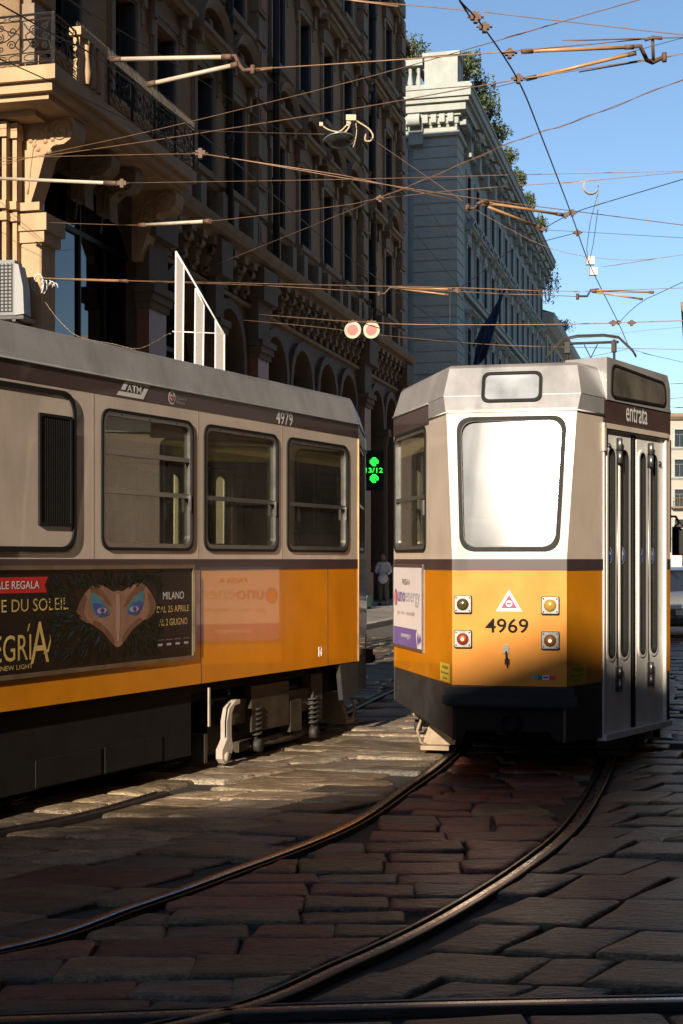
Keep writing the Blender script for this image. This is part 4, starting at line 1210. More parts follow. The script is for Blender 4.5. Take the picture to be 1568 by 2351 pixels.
# ======================= left building with the balcony =====================
A = thing("corner_building", "tall ochre stone building behind the trams with balcony, pediments and dark arcade", "building", F0, RZ)
S0, S1, H = -29.9, 3.3, 27.4
wins_s = [-28.0, -25.2, -22.9, -20.3, -17.85, -14.1, -11.27, -8.52, -5.84, -2.2, .75]
floors = [(10.98, 2.45, 'arch'), (15.55, 2.45, 'straight'), (19.9, 2.3, 'tri'), (23.5, 1.7, 'plain')]
WW = 1.18
mezz = [(10.08, .62)]
# ground storey openings
arches = []
for s in (-14.55, -11.75, -8.75, -5.95): arches.append((s, 2.15, 7.9, 1.05))
arches += [(-21.9, 3.3, 8.2, 1.6), (-18.6, 2.2, 8.0, 1.1), (-1.6, 2.2, 7.9, 1.1), (1.0, 2.0, 7.9, 1.0)]
PORTAL = (-26.55, 4.9, 9.2, 1.0)
holes = []
for s, w, h, r in arches+[PORTAL]:
    holes.append([(s+x, y+.15) for x, y in arch_outline(w, h-.15, r)])
w = MB()
w.prism([(S0, 0), (S1, 0), (S1, 9.75), (S0, 9.75)], WF, -.6, 0, holes, mat=3)
holes = []
for s in wins_s:
    for z, h, st in floors: holes.append([(s-WW/2, z), (s+WW/2, z), (s+WW/2, z+h), (s-WW/2, z+h)])
    if s > -24: holes.append([(s-.45, 10.08), (s+.45, 10.08), (s+.45, 10.68), (s-.45, 10.68)])
w.prism([(S0, 9.75), (S1, 9.75), (S1, H), (S0, H)], WF, -.6, 0, holes, mat=0)
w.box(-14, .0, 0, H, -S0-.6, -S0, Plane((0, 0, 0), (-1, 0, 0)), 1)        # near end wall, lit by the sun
w.bx(S1-.5, S1, .6, 14, 0, H, 0); w.bx(S0+.6, S1-.5, 13.5, 14, 0, H, 0)
w.bx(S0+.6, S1-.5, .62, 13.5, 9.6, 9.75, 1); w.bx(S0+.6, S1-.5, .62, 13.5, H-.2, H-.02, 0)
w.bx(S0+.6, S1-.5, 1.8, 1.9, 0, H-.3, 2)
w.build("wall", [M['stucco'], M['lightstone'], M['dark'], M['basestone']], A)
for z, h, st in floors:
    st_ = st if st != 'straight' else 'straight'
    S = window_set(WW, h, st_, M['trim'])
    for s in wins_s: put_window(S, A, s, z)
# little mezzanine windows between the pedestals
f = MB(); f.prism([(-.60, -.1), (.60, -.1), (.60, .74), (-.60, .74)], WF, -.02, .06, [[(-.44, .0), (.44, .0), (.44, .6), (-.44, .6)]]); me1 = f.mesh("mezzanine_window", M['trim'])
f = MB(); f.box(-.46, .46, -.01, .61, -.3, -.28, WF); me2 = f.mesh("pane", M['bglass'])
f = MB()
for i in range(5): f.tube([(-.36+.18*i, .1, 0), (-.36+.18*i, .1, .6)], .012, 4)
me3 = f.mesh("grille", M['iron'])
for s in wins_s:
    if s > -24:
        q = place(me1, "mezzanine_window", A, (s, 0, 10.08)); place(me2, "pane", q); place(me3, "grille", q)
# pedestals flanking them
f = MB(); f.box(-.19, .19, 9.86, 10.66, 0, .30, WF); f.box(-.22, .22, 9.86, 9.98, 0, .34, WF); mep = f.mesh("pedestal", M['trim'])
for s in wins_s:
    if s > -24:
        for d in (-.80, .80): place(mep, "pedestal", A, (s+d, 0, 0))
# storey cornices
mb = MB()
CPROF = [(0, 9.36), (.30, 9.36), (.36, 9.46), (.55, 9.50), (.62, 9.62), (.66, 9.74), (.20, 9.80), (.12, 9.86), (0, 9.86)]
profile_run(mb, -24.2, S1+.12, CPROF)
profile_run(mb, S0, S1+.1, [(0, 15.12), (.14, 15.14), (.18, 15.22), (0, 15.26)])
profile_run(mb, S0, S1+.1, [(0, 19.42), (.16, 19.44), (.22, 19.56), (0, 19.6)])
profile_run(mb, S0, S1+.3, [(0, 25.6), (.3, 25.8), (.5, 26.1), (.95, 26.3), (1.0, 26.7), (0, 26.85)])
profile_run(mb, -24.0, S1+.05, [(0, 8.28), (.10, 8.30), (.14, 8.38), (0, 8.42)])
mb.build("cornice", M['trim'], A)
# carved consoles below the mezzanine cornice
f = MB()
f.box(-.14, .14, 8.46, 9.36, 0, .10, WF); f.box(-.16, .16, 9.2, 9.36, 0, .40, WF)
f.lathe([(.12, -.13), (.12, .13)], Vector((0, -.24, 9.08)), (1, 0, 0), 10); f.lathe([(.09, -.11), (.09, .11)], Vector((0, -.13, 8.66)), (1, 0, 0), 10)
f.prism([(-.11, 8.66), (.11, 8.66), (.11, 9.1), (-.11, 9.1)], WF, .08, .20); f.lathe([(.10, 0), (.08, .06), (.001, .09)], WF(0, 8.88, .2), (0, -1, 0), 10)
cons = f.mesh("console", M['trim'])
s = -23.6
while s < S1: place(cons, "console", A, (s, 0, 0)); s += .78
# rusticated pilaster strips with pink panels
def strip(s, z0, z1, w=.62):
    f = MB(); f.box(s-w/2, s+w/2, z0, z1, 0, .16, WF, 0)
    z = z0+.15; i = 0
    while z+.8 < z1:
        f.box(s-w/2-.05, s+w/2+.05, z, z+.62, 0, .24, WF, 0)
        if i % 2 == 0:
            f.prism([(s-w/2+.08, z+.1), (s+w/2-.08, z+.1), (s+w/2-.08, z+.52), (s-w/2+.08, z+.52)], WF, .24, .262, mat=1)
        z += .78; i += 1
    f.build("pilaster", [M['trim'], M['pinkpanel']], A)
for s in (-29.45, -16.2, -3.93, 2.75): strip(s, 9.9, 25.5)
# ground storey piers and the slender columns between the arches
for s, wd in ((-24.0, 1.0), (-16.3, .95), (-3.85, .95), (2.75, .9), (-19.95, .5)):
    f = MB()
    f.box(s-wd/2, s+wd/2, .12, 7.0, 0, .28, WF, 0); f.box(s-wd/2-.08, s+wd/2+.08, .12, 1.2, 0, .36, WF, 0)
    for k, z in enumerate((7.0, 7.15, 7.32)): f.box(s-wd/2-.05-.05*k, s+wd/2+.05+.05*k, z, z+.16, 0, .34+.06*k, WF, 1)
    f.box(s-wd/2-.05, s+wd/2+.05, 7.5, 9.35, 0, .30, WF, 1); f.box(s-wd/2-.16, s+wd/2+.16, 8.5, 9.36, 0, .5, WF, 1)
    f.build("pier", [M['pinkgranite'], M['basestone']], A)
for s in (-13.15, -10.25, -7.35, -.3):
    f = MB(); f.lathe([(.20, .12), (.20, .5), (.14, .6), (.12, 5.9), (.16, 6.0), (.20, 6.25), (.24, 6.3)], (s, -.10, 0), (0, 0, 1), 12); f.box(s-.26, s+.26, 6.3, 6.55, -.1, .32, WF)
    f.build("column", M['basestone'], A)
for s, wd, h, r in arches+[PORTAL]:
    pts = [(s+x, y+.15) for x, y in arch_outline(wd, h-.15, r)]
    f = MB(); f.sheet(pts, Plane((0, 0, 0), (0, -1, 0)), -.42)
    q = f.build("shop_window", M['bglass'], A)
    f = MB()
    f.box(s-.03, s+.03, .15, h-.3, -.41, -.36, WF); f.box(s-wd/2, s+wd/2, 3.0, 3.12, -.41, -.35, WF); f.box(s-wd/2, s+wd/2, h-r-.1, h-r, -.41, -.36, WF)
    for t in (-.26, .26): f.box(s+wd*t-.02, s+wd*t+.02, .15, h-r, -.41, -.37, WF)
    f.build("frame", M['iron'], q)
    if (s, wd, h, r) != PORTAL:
        o = [(s+x, y+.15) for x, y in arch_outline(wd+.5, h+.25-.15, r+.25)]
        f = MB(); f.prism(o, WF, 0, .13, [[(a, max(b, .151)) for a, b in pts]]); f.build("archivolt", M['basestone'], A)
for s in (-19.2, -15.15-.0, -3.0):
    f = MB(); f.tube([(s, -.30, 9.9), (s, -.30, 25.6)], .10, 8)
    for z in (12, 15, 18, 21, 24): f.tube([(s, -.30, z), (s, -.30, z+.18)], .125, 8)
    f.tube([(s, -.30, 9.95), (s, -.22, 9.7), (s, -.1, 9.5)], .10, 8)
    f.build("drainpipe", M['pipe'], A)
# near corner: stepped sunlit pilasters on the end wall
f = MB()
PE = Plane((S0, 0, 0), (-1, 0, 0))                   # a = -inward, so a < 0 is inside the block
for a0, a1, c, z1 in [(.06, .40, .02, 7.7), (-.05, .03, .16, 9.2), (-.18, -.10, .30, 9.2), (-.34, -.23, .42, 9.2), (-.60, -.45, .50, 9.2), (-2.2, -1.2, .4, 9.2), (-4.2, -3.2, .4, 9.2)]:
    f.box(a0, a1, .1, z1, -.02, c, PE)
    for z in (7.55, 7.75, 9.0, 9.12):
        if z < z1+.1: f.box(a0-.03, a1+.035, z, z+.14, -.02, c+.06+.03*(z % 1 > .6), PE)
    f.box(a0-.02, a1+.02, .1, 1.5, -.02, c+.05, PE)
f.box(-12, .5, 9.3, 9.55, 0, .4, PE)
f.box(.0, .42, .1, 7.2, -.55, 0, PE); f.box(-.05, .5, 7.2, 7.4, -.62, .06, PE); f.box(-.05, .56, 7.4, 7.7, -.68, .1, PE)
f.build("end_pilaster", M['lightstone'], A)
# window on the end wall above the balcony
S = window_set(1.3, 3.0, 'straight', M['lightstone'])
for yy in (1.6, 4.6, 7.6):
    for z in (9.95, 15.5, 20):
        q = put_window(S, A, S0, z, sill=False); q.location = (S0, yy, z); q.rotation_euler = (0, 0, R_(-90))
# balcony: slab, mouldings, scrolled brackets, iron railing
BN = 1.2; BS0, BS1 = -31.0, -24.1
bal = MB()
for z0, z1, d in ((9.66, 9.90, 0), (9.50, 9.66, .10), (9.40, 9.50, .22)):
    bal.bx(BS0+d, BS1-d, -BN+d, 9.0, z0, z1) if z0 > 9.6 else bal.bx(BS0+d, BS1-d, -BN+d, .0, z0, z1)
    if z0 <= 9.6: bal.bx(BS0+d, S0, 0, 9.0, z0, z1)
balo = bal.build("balcony", M['lightstone'], A)
def bracket(s, wd=.46, L=.95, zt=9.40, hgt=1.45):
    prof = [(0, zt), (L, zt), (L+.05, zt-.12), (L+.02, zt-.34), (L-.16, zt-.46), (L-.36, zt-.48), (L-.52, zt-.62), (.30, zt-1.05), (.16, zt-hgt), (0, zt-hgt)]
    pl = Plane((s-wd/2, 0, 0), (-1, 0, 0))           # a = +c of the front
    P = Plane((s, 0, 0), (-1, 0, 0))
    f = MB()
    f.prism([(c, b) for c, b in prof], P, -wd/2, wd/2)
    sp = scroll(L-.22, zt-.24, .20, 1.75)
    f.tube([P(a, b, wd/2+.01) for a, b in sp], .022, 5); f.tube([P(a, b, wd/2+.005) for a, b in catmull([Vector((L-.42, zt-.22, 0)), Vector((.45, zt-.16, 0)), Vector((.25, zt-.4, 0)), Vector((.12, zt-1.2, 0))], 6) for a, b in [(a_, b_) for a_, b_ in [(0, 0)]]] if False else [P(v.x, v.y, wd/2+.005) for v in catmull([Vector((L-.42, zt-.22, 0)), Vector((.45, zt-.12, 0)), Vector((.22, zt-.45, 0)), Vector((.10, zt-1.3, 0))], 6)], .02, 5)
    for t in range(7):
        f.lathe([(.05, 0), (.035, .035), (.001, .045)], P(.16+.07*t, zt-.22-.13*(t % 3)-.05*abs(3-t), wd/2), P.n, 8)
    f.lathe([(.24, -wd/2-.02), (.24, wd/2+.02)], P(L-.22, zt-.24, 0), P.n, 18)
    return f
for s in (-29.55, -24.55): bracket(s).build("balcony_bracket", M['lightstone'], A)
for s in (-27.6, -26.4): bracket(s, .4, .8, 9.4, .9).build("balcony_bracket", M['trim'], A)
def railing_panel(w, h=.86):
    f = MB(); r = .011
    Q = lambda a, b: Vector((a, 0, b))
    f.tube([Q(0, .06), Q(w, .06)], .013, 4); f.tube([Q(0, .22), Q(w, .22)], .011, 4); f.tube([Q(0, h), Q(w, h)], .02, 4); f.tube([Q(0, h-.10), Q(w, h-.10)], .011, 4)
    for x in (0.02, w-.02): f.tube([Q(x, 0), Q(x, h)], .02, 4)
    n = 4
    for i in range(n):
        c = w*(i+.5)/n
        f.tube([Q(c+w/n*.42*math.cos(t*.5236), .14+.055*math.sin(t*.5236)) for t in range(12)], .009, 4, closed=True)
        f.tube([Q(c+w/n*.42*math.cos(t*.5236), h-.05+.035*math.sin(t*.5236)) for t in range(12)], .008, 4, closed=True)
    c = w/2
    f.tube([Q(c, .22), Q(c, h-.10)], .010, 4)
    for sx in (-1, 1):
        for (dx, dz, rr, sg, a0) in ((.18, .37, .085, 1, 0), (.17, .60, .085, -1, 0), (.37, .50, .075, 1, 2), (.36, .32, .06, -1, 1), (.36, .66, .06, 1, 1)):
            f.tube([Q(c+sx*w*(dx+p[0]/w), dz+p[1]) for p in scroll(0, 0, rr, 1.5, 16, sg*sx, a0)], r, 4)
        f.tube([Q(c+sx*v.x*w, v.y) for v in catmull([Vector((.0, .24, 0)), Vector((.12, .36, 0)), Vector((.05, .52, 0)), Vector((.26, .62, 0)), Vector((.44, .72, 0))], 6)], r, 4)
        f.tube([Q(c+sx*v.x*w, v.y) for v in catmull([Vector((.02, .72, 0)), Vector((.10, .60, 0)), Vector((.25, .46, 0)), Vector((.42, .40, 0)), Vector((.46, .25, 0))], 6)], r, 4)
    return f.mesh("railing_panel", M['iron'])
rp = railing_panel(1.12)
s = BS0+.06
while s < BS1-1.0:
    if not (-30.2 < s < -28.95): place(rp, "railing_panel", balo, (s, -BN+.06, 9.92))
    s += 1.14
for k in range(6): place(rp, "railing_panel", balo, (BS0+.07, -BN+.06+1.14*k, 9.92), (0, 0, R_(90)))
place(rp, "railing_panel", balo, (BS1-.07, -BN+.06, 9.92), (0, 0, R_(90)))
f = MB(); f.bx(-30.0, -28.95, -BN+.01, -BN+.13, 9.90, 10.72); f.bx(-30.06, -28.9, -BN-.04, -BN+.18, 10.72, 10.86)
for x in (-29.75, -29.5, -29.25): f.lathe([(.06, 9.95), (.09, 10.15), (.05, 10.5), (.07, 10.7)], (x, -BN-.0, 0), (0, 0, 1), 8)
f.build("parapet_block", M['lightstone'], balo)
f = MB(); s = -30.0
while s < BS1:
    for dx in (-.03, .03): f.tube([(s, -BN+.06, 10.80), (s+dx, -BN+.06+dx, 10.96)], .002, 3)
    s += .06
o = f.build("bird_spikes", M['lit'], balo); o['kind'] = 'stuff'

# ======================= grey building across the side street ===============
Bo = street(16.5, 0)
B = thing("grey_building", "blue-grey stone building with sunlit corner cornice and plants along its roof edge", "building", Bo, RZ)
HB, LB = 24.2, 41.0
fl = [(1.0, 3.2), (6.6, 2.5), (11.2, 2.5), (15.6, 2.4), (19.6, 2.0)]
ws = [4.2+2.95*i for i in range(13)]
holes = [[(s-.62, z), (s+.62, z), (s+.62, z+h), (s-.62, z+h)] for s in ws for z, h in fl]
w = MB(); w.prism([(0, 0), (LB, 0), (LB, HB), (0, HB)], WF, -.5, 0, holes)
w.box(-16, 0, 0, HB, -.5, 0, WE); w.bx(.5, LB, 1.3, 1.4, 0, HB-.2, 1); w.bx(.5, LB, .5, 15.9, HB-.3, HB-.05, 0); w.bx(LB-.5, LB, .5, 16, 0, HB-.3, 0)
w.build("wall", [M['greystone'], M['dark']], B)
for i, (z, h) in enumerate(fl):
    S = window_set(1.24, h, ('plain', 'arch', 'straight', 'tri', 'plain')[i], M['greytrim'])
    for s in ws: put_window(S, B, s, z, shutters=True)
# rusticated corner courses
f = MB(); f.bx(-.10, 2.0, -.12, 2.05, 0, .50); f.bx(-.06, 1.96, -.08, 2.0, .50, .56); qa = f.mesh("quoin", M['greytrim'])
z = .2
while z < 22.6:
    if not (9.6 < z < 10.6): place(qa, "quoin", B, (0, 0, z))
    z += .56
f = MB(); f.bx(-.06, .9, -.02, 3.2, 0, .5); qb = f.mesh("end_course", M['greystone'])
z = .2
while z < 9.3: place(qb, "end_course", B, (0, 2.05, z)); z += .56
f = MB()
for z0, d in ((9.75, .3), (10.05, .16), (15.1, .22), (22.5, .25)):
    f.bx(-d, LB, -d, 16, z0, z0+.22); 
for a0, a1 in ((2.35, 5.5), (6.4, 9.5)):
    f.prism([(-a1, 11.0), (-a0, 11.0), (-a0, 22.0), (-a1, 22.0)], WE, 0, .10, [[(-a1+.35, 11.35), (-a0-.35, 11.35), (-a0-.35, 21.65), (-a1+.35, 21.65)]])
# lower end wall: curved hood on scrolls
f.prism([(-6.5, 1.0), (-1.9, 1.0), (-1.9, 8.3), (-6.5, 8.3)], WE, 0, .22, [[(-6.1, 1.1), (-2.3, 1.1), (-2.3, 7.8), (-6.1, 7.8)]])
hood = [(-6.7, 8.35), (-1.7, 8.35), (-1.7, 8.65)]+[(-4.2+2.5*math.cos(math.pi*i/10), 8.65+.75*math.sin(math.pi*i/10)) for i in range(11)]
f.prism(hood, WE, 0, .45)
f.lathe([(.4, 0), (.3, .2), (.001, .25)], WE(-4.2, 8.9, .45), (-1, 0, 0), 12)
f.build("string_course", M['greytrim'], B)
f = MB()
# main cornice round the corner, in steps
for z0, z1, d in ((22.95, 23.1, .12), (23.1, 23.45, .2), (23.45, 23.62, .34), (23.62, 24.0, .62), (24.0, 24.2, .80), (24.2, 24.6, .92), (24.6, 24.72, .98), (24.72, 24.86, .9)):
    f.bx(-d, LB+d*.6, -d, 16, z0, z1)
f.build("cornice", M['greytrim'], B)
dm = MB(); dm.box(-.14, .14, 23.1, 23.5, 0, .52, WF); dmm = dm.mesh("modillion", M['greytrim'])
s = .3
while s < LB: place(dmm, "modillion", B, (s, 0, 0)); s += .58
for k in range(18): place(dmm, "modillion", B, (0, .15+.42*k, 0), (0, 0, R_(-90)))
cb = MB(); cb.box(-.35, .35, 22.1, 23.6, 0, .45, WF); cb.lathe([(.30, -.3), (.30, .3)], (0, -.75, 23.2), (1, 0, 0), 10); cbm = cb.mesh("cornice_bracket", M['greytrim'])
for s in [2.7+2.95*i for i in range(13)]: place(cbm, "cornice_bracket", B, (s, 0, 0))
place(cbm, "cornice_bracket", B, (0, 1.9, 0), (0, 0, R_(-90)))
# balustrade: corner block and short balusters
f = MB(); f.bx(-.15, 1.5, -.15, 1.5, 24.86, 26.45); f.bx(-.28, 1.6, -.28, 1.6, 26.45, 26.62); f.bx(-.05, .35, 1.5, 16, 24.86, 25.1); f.bx(-.15, .45, 1.6, 16, 26.1, 26.4)
f.bx(1.5, LB, -.05, .3, 24.86, 25.7)
par = f.build("parapet", M['greytrim'], B)
f = MB(); f.lathe([(.10, 0), (.16, .25), (.08, .7), (.10, .95), (.14, 1.15)], (0, 0, 0), (0, 0, 1), 8); bm_ = f.mesh("baluster", M['greytrim'])
for k in range(14): place(bm_, "baluster", par, (.15, 1.85+.42*k, 25.05))
f = MB(); f.bx(.4, 6, 3.0, 9, 24.9, 27.6, 0); f.face([(.1, 2.7, 27.6), (6.3, 2.7, 27.6), (6.3, 5.5, 28.8), (.1, 5.5, 28.8)], 1); f.face([(.1, 2.7, 27.6), (.1, 9, 27.6), (.1, 5.5, 28.8)], 0)
f.bx(-.1, 6.5, 2.55, 2.8, 27.5, 27.68, 1)
f.build("penthouse", [M['greytrim'], M['tile']], B)
# roof-edge plants
def shrub(label, p, rx, rz_, n, matname='leaf', seed=1, trail=0.0, group="plants along the grey building's roof edge"):
    r = random.Random(seed)
    t = thing("roof_shrub", label, "shrub", p, 0, group)
    f = MB()
    for i in range(n):
        while True:
            q = Vector((r.uniform(-1, 1), r.uniform(-1, 1), r.uniform(-1, 1)))
            if q.length < 1: break
        lump = .75+.35*math.sin(q.x*5+seed)*math.cos(q.y*4+seed*2)
        c = Vector((q.x*rx*lump, q.y*rx*lump, q.z*rz_*lump+rz_*.6-trail*max(0, q.x)))
        s = r.uniform(.05, .13)
        u = Vector((r.gauss(0, 1), r.gauss(0, 1), r.gauss(0, 1))).normalized(); v = u.cross(Vector((r.gauss(0, 1), r.gauss(0, 1), r.gauss(0, 1)))).normalized()
        f.face([c-u*s, c+v*s*.45, c+u*s, c-v*s*.45])
    f.build("foliage", M[matname], t)
    f = MB()
    for i in range(4): f.tube([(r.uniform(-.2, .2), r.uniform(-.2, .2), -.3), (r.uniform(-.6, .6)*rx, r.uniform(-.6, .6)*rx, rz_*.8)], .03, 4)
    f.build("stem", M['wood'], t)
    return t
def rp_(s, n, z): return Bo+SD*s+SN*n+Vector((0, 0, z))
shrub("bushy green shrub behind the sunlit corner block of the parapet", rp_(2.6, .1, 26.2), 1.1, 1.0, 1500, seed=2)
shrub("green and yellow shrub beside the terracotta roof", rp_(1.6, -2.4, 26.6), .9, 1.2, 1100, seed=3)
shrub("russet shrub in front of the terracotta roof", rp_(1.0, -3.6, 26.2), .8, .8, 600, 'leafdry', seed=4)
for i, (s, nm) in enumerate([(4.2, "dark shrub spilling over the cornice just past the parapet corner"), (7.2, "second dark shrub from the corner spilling over the cornice"), (10.5, "low dark shrub on the cornice, third from the corner"), (15.5, "dark shrub halfway along the roof edge"), (20.5, "shrub on the roof edge just above the overhead wires"), (26.5, "shrub past the middle of the roof edge"), (33, "shrub near the far end of the roof edge")]):
    shrub(nm, rp_(s, .55, 25.2), .8+.2*(i < 3), .8+.5*(i < 2), 1100, seed=20+i)
for i, (s, n, z, nm) in enumerate([(LB+1.0, .3, 22.0, "ivy mass hanging where the grey building's cornice ends"), (LB+9, .5, 20.6, "small shrub on the lower building's roof corner")]):
    shrub(nm, rp_(s, n, z), 1.2, 2.0 if i == 0 else .8, 800, seed=40+i, group="plants on the lower roof")

# ======================= lower building further down the street =============
Co = street(16.5+LB+.3, 0)
Cb = thing("far_building", "lower pale building further down the street, partly hidden by the rear tram", "building", Co, RZ)
ws = [1.8+3.0*i for i in range(13)]
fl = [(1.2, 3.0), (6.0, 2.3), (10.4, 2.2), (14.4, 2.0), (17.4, 1.7)]
holes = [[(s-.6, z), (s+.6, z), (s+.6, z+h), (s-.6, z+h)] for s in ws for z, h in fl]
w = MB(); w.prism([(0, 0), (40, 0), (40, 20.4), (0, 20.4)], WF, -.5, 0, holes); w.box(-14, -.5, 0, 20.4, -.5, 0, WE); w.bx(.5, 40, 1.3, 1.4, 0, 20, 1); w.bx(.5, 40, .5, 14, 20.2, 20.35, 0)
w.build("wall", [M['whitestone'], M['dark']], Cb)
for i, (z, h) in enumerate(fl):
    S = window_set(1.2, h, ('plain', 'straight', 'plain', 'plain', 'plain')[i], M['greytrim'])
    for s in ws: put_window(S, Cb, s, z)
f = MB(); profile_run(f, -.3, 40.3, [(0, 19.6), (.4, 19.8), (.8, 20.2), (.9, 20.7), (0, 20.8)]); f.build("cornice", M['greytrim'], Cb)
f = MB(); f.face([(0, -.8, 20.75), (40, -.8, 20.75), (40, 6, 23), (0, 6, 23)]); f.face([(0, -.8, 20.75), (0, 6, 23), (0, 13, 20.75)]); f.build("roof", M['roofdark'], Cb)

# ======================= plain blocks: end of the street, right side, and unseen ones shaping the light =====
def block(name, label, loc, rz, L, D, H_, wallm, nfl, pitch, ww=1.2, group=None, end=True, balc=False):
    t = thing(name, label, "building", loc, rz, group)
    n = int((L-1.5)/pitch); x0 = (L-(n-1)*pitch)/2
    fh = (H_-1.0)/nfl
    ss = [x0+pitch*i for i in range(n)]; zz = [.9+fh*i for i in range(nfl)]
    hh = fh*.58
    holes = [[(s-ww/2, z), (s+ww/2, z), (s+ww/2, z+hh), (s-ww/2, z+hh)] for s in ss for z in zz]
    w = MB(); w.prism([(0, 0), (L, 0), (L, H_), (0, H_)], WF, -.4, 0, holes)
    w.box(-D, -.4, 0, H_, -.4, 0, WE); w.bx(L-.4, L, .4, D, 0, H_); w.bx(.4, L-.4, D-.4, D, 0, H_); w.bx(.4, L-.4, 1.2, 1.3, 0, H_-.2, 1); w.bx(.4, L-.4, .4, D-.4, H_-.25, H_-.02)
    w.build("wall", [M[wallm], M['dark']], t)
    S = window_set(ww, hh, 'plain', M['greytrim'] if wallm != 'stucco' else M['trim'], .25)
    for s in ss:
        for z in zz: put_window(S, t, s, z, shutters=False)
    f = MB(); P = [(0, H_-.5), (.3, H_-.4), (.6, H_-.1), (.65, H_+.25), (0, H_+.3)]
    profile_run(f, -.6, L+.6, P); profile_run(f, -D, .6, P, WE); f.build("cornice", M['trim'], t)
    if balc:
        for s in ss[::2]:
            f = MB(); f.bx(s-1.0, s+1.0, -.9, 0, zz[2]-.15, zz[2])
            for k in range(9): f.tube([(s-.95+k*.2375, -.85, zz[2]), (s-.95+k*.2375, -.85, zz[2]+.9)], .02, 4)
            f.tube([(s-1, -.85, zz[2]+.9), (s+1, -.85, zz[2]+.9)], .03, 4); f.build("balcony", M['trim'], t)
    return t
block("end_building", "cream sunlit building closing the street at the right edge of the picture", (33.2, 152, 0), 0, 30, 12, 17.0, 'whitestone', 5, 3.0, 1.2, None, True, True)
block("side_building", "pale building whose cornice just enters the picture at the right edge", Vector((14.98, 60, 0))+SD*24, RZ+math.pi, 24, 10, 12.2, 'whitestone', 4, 3.0)
block("right_sky_blocker", "unseen block along the right side of the street, raised to cut skylight", Vector((4.2, -12, 0))+SD*60, RZ+math.pi, 60, 12, 32, 'stucco', 8, 3.2)  # out of view; height and nearness set to cut sky fill
rb = block("rear_shade_block", "unseen block behind the viewer that shades the foreground paving", (-.43, -24.95, 0), math.atan2(-.515, -.857), 33, 12, 15.6, 'stucco', 4, 3.2)
f = MB(); f.bx(0, 13.4, -.66, 3, 15.88, 16.75); f.build("shadow_step", M['trim'], rb)  # unseen roof step, shaped to shade the rear tram's lower end
block("left_sky_blocker", "unseen ochre block added left of the square to cut skylight", (-21.6, -7.6, 0), math.atan2(.927, .375), 24, 12, 32, 'stucco', 8, 3.2)  # added out of view to darken the square's shade
block("rear_right_sky_blocker", "unseen tall ochre block added behind the viewer to cut skylight", (19, -13, 0), math.pi, 16, 12, 32, 'stucco', 7, 3.2)  # added out of view to close off skylight from behind
# ------------------------------------------------------------------ overhead wires and what hangs on them
WG = "overhead tram wires and span wires"
def tail(pts):
    P = [at(*p) for p in pts]
    return P+[P[-1]+(P[-1]-P[-2]).normalized()*14]
def wire(label, pts, r=.005, m='copper', sag=.0, n=12):
    """pts: survey x, y and depth"""
    P = [at(*p) for p in pts]
    off = lambda p: p[0] < 0 or p[0] > 1568 or p[1] < 0
    if off(pts[-1]): P.append(P[-1]+(P[-1]-P[-2]).normalized()*14)      # runs on to its far anchor outside the picture
    if off(pts[0]): P.insert(0, P[0]+(P[0]-P[1]).normalized()*(3 if pts[0][0] < 0 else 9))
    if len(P) == 2 and sag:
        a, b = P
        P = [a.lerp(b, i/n)-Vector((0, 0, sag*4*(i/n)*(1-i/n))) for i in range(n+1)]
    elif len(P) > 2:
        P = catmull(P, 5)
    f = MB(); f.tube(P, r*.82, 5)
    o = f.build("overhead_wire", M[m])
    return tag(o, label, "wire", WG)
def rod(parent, p, q, r, m, name="insulator"):
    a, b = at(*p), at(*q); d = b-a
    f = MB()
    f.tube([a, b], r, 8, 0)
    f.tube([a-d*.03, a+d*.07], r*1.35, 8, 1); f.tube([b-d*.07, b+d*.01], r*1.35, 8, 1)
    return f.build(name, [M[m], M['rust']], parent)
def clampfit(parent, p, s=.03):
    a = at(*p)
    f = MB()
    f.box(a.x-s, a.x+s, a.z-s*.5, a.z+s*.5, -a.y-s*.5, -a.y+s*.5)
    f.box(a.x-s*.4, a.x+s*.4, a.z-s*1.1, a.z+s*.9, -a.y-s*.6, -a.y+s*.6)
    f.tube([a+Vector((-s*1.6, 0, 0)), a+Vector((s*1.6, 0, 0))], s*.22, 6)
    return f.build("clamp", M['rust'], parent)
def crank(parent, pts, r=.014):
    f = MB(); f.tube([at(*p) for p in pts], r, 6)
    a = at(*pts[-1]); f.tube([a-Vector((0, 0, .04)), a+Vector((0, 0, .03))], .02, 6)
    return f.build("crank_arm", M['rust'], parent)

# contact wires (about 5.4 m up)
zc = lambda x, y, z=5.4: (x, y, (z-EYE)*FPX/(HZ-y))
w = wire("thick dark contact wire crossing the sky steeply down to the rear tram's current collector", [zc(1010, -70), zc(1055, 0), zc(1108, 60), zc(1190, 185), zc(1245, 318), zc(1311, 490), zc(1355, 610), zc(1420, 742), zc(1445, 800, 5.2)], .0075, 'cable')
for p in ((1092, 40), (1112, 62), (1190, 180), (1170, 122), (1314, 488), (1326, 534), (1420, 740)): clampfit(w, zc(*p), .035)
for p in ((1355, 608), (1362, 632)):
    a = at(*zc(*p)); f = MB(); f.box(a.x-.05, a.x+.05, a.z, a.z+.10, -a.y-.04, -a.y+.04); f.build("connector_box", M['white'], w)
w = wire("dark contact wire falling from the top left corner past the balcony to the grey building", [zc(-60, -22), zc(0, 10), zc(132, 84), zc(230, 137), zc(450, 299), zc(620, 440), zc(784, 579), zc(1015, 748), zc(1082, 815)], .0075, 'cable')
wire("dark wire running below it from the left edge across the balcony", [zc(-40, 112), zc(0, 135), zc(115, 187), zc(250, 255), zc(360, 307), zc(455, 352)], .006, 'cable')
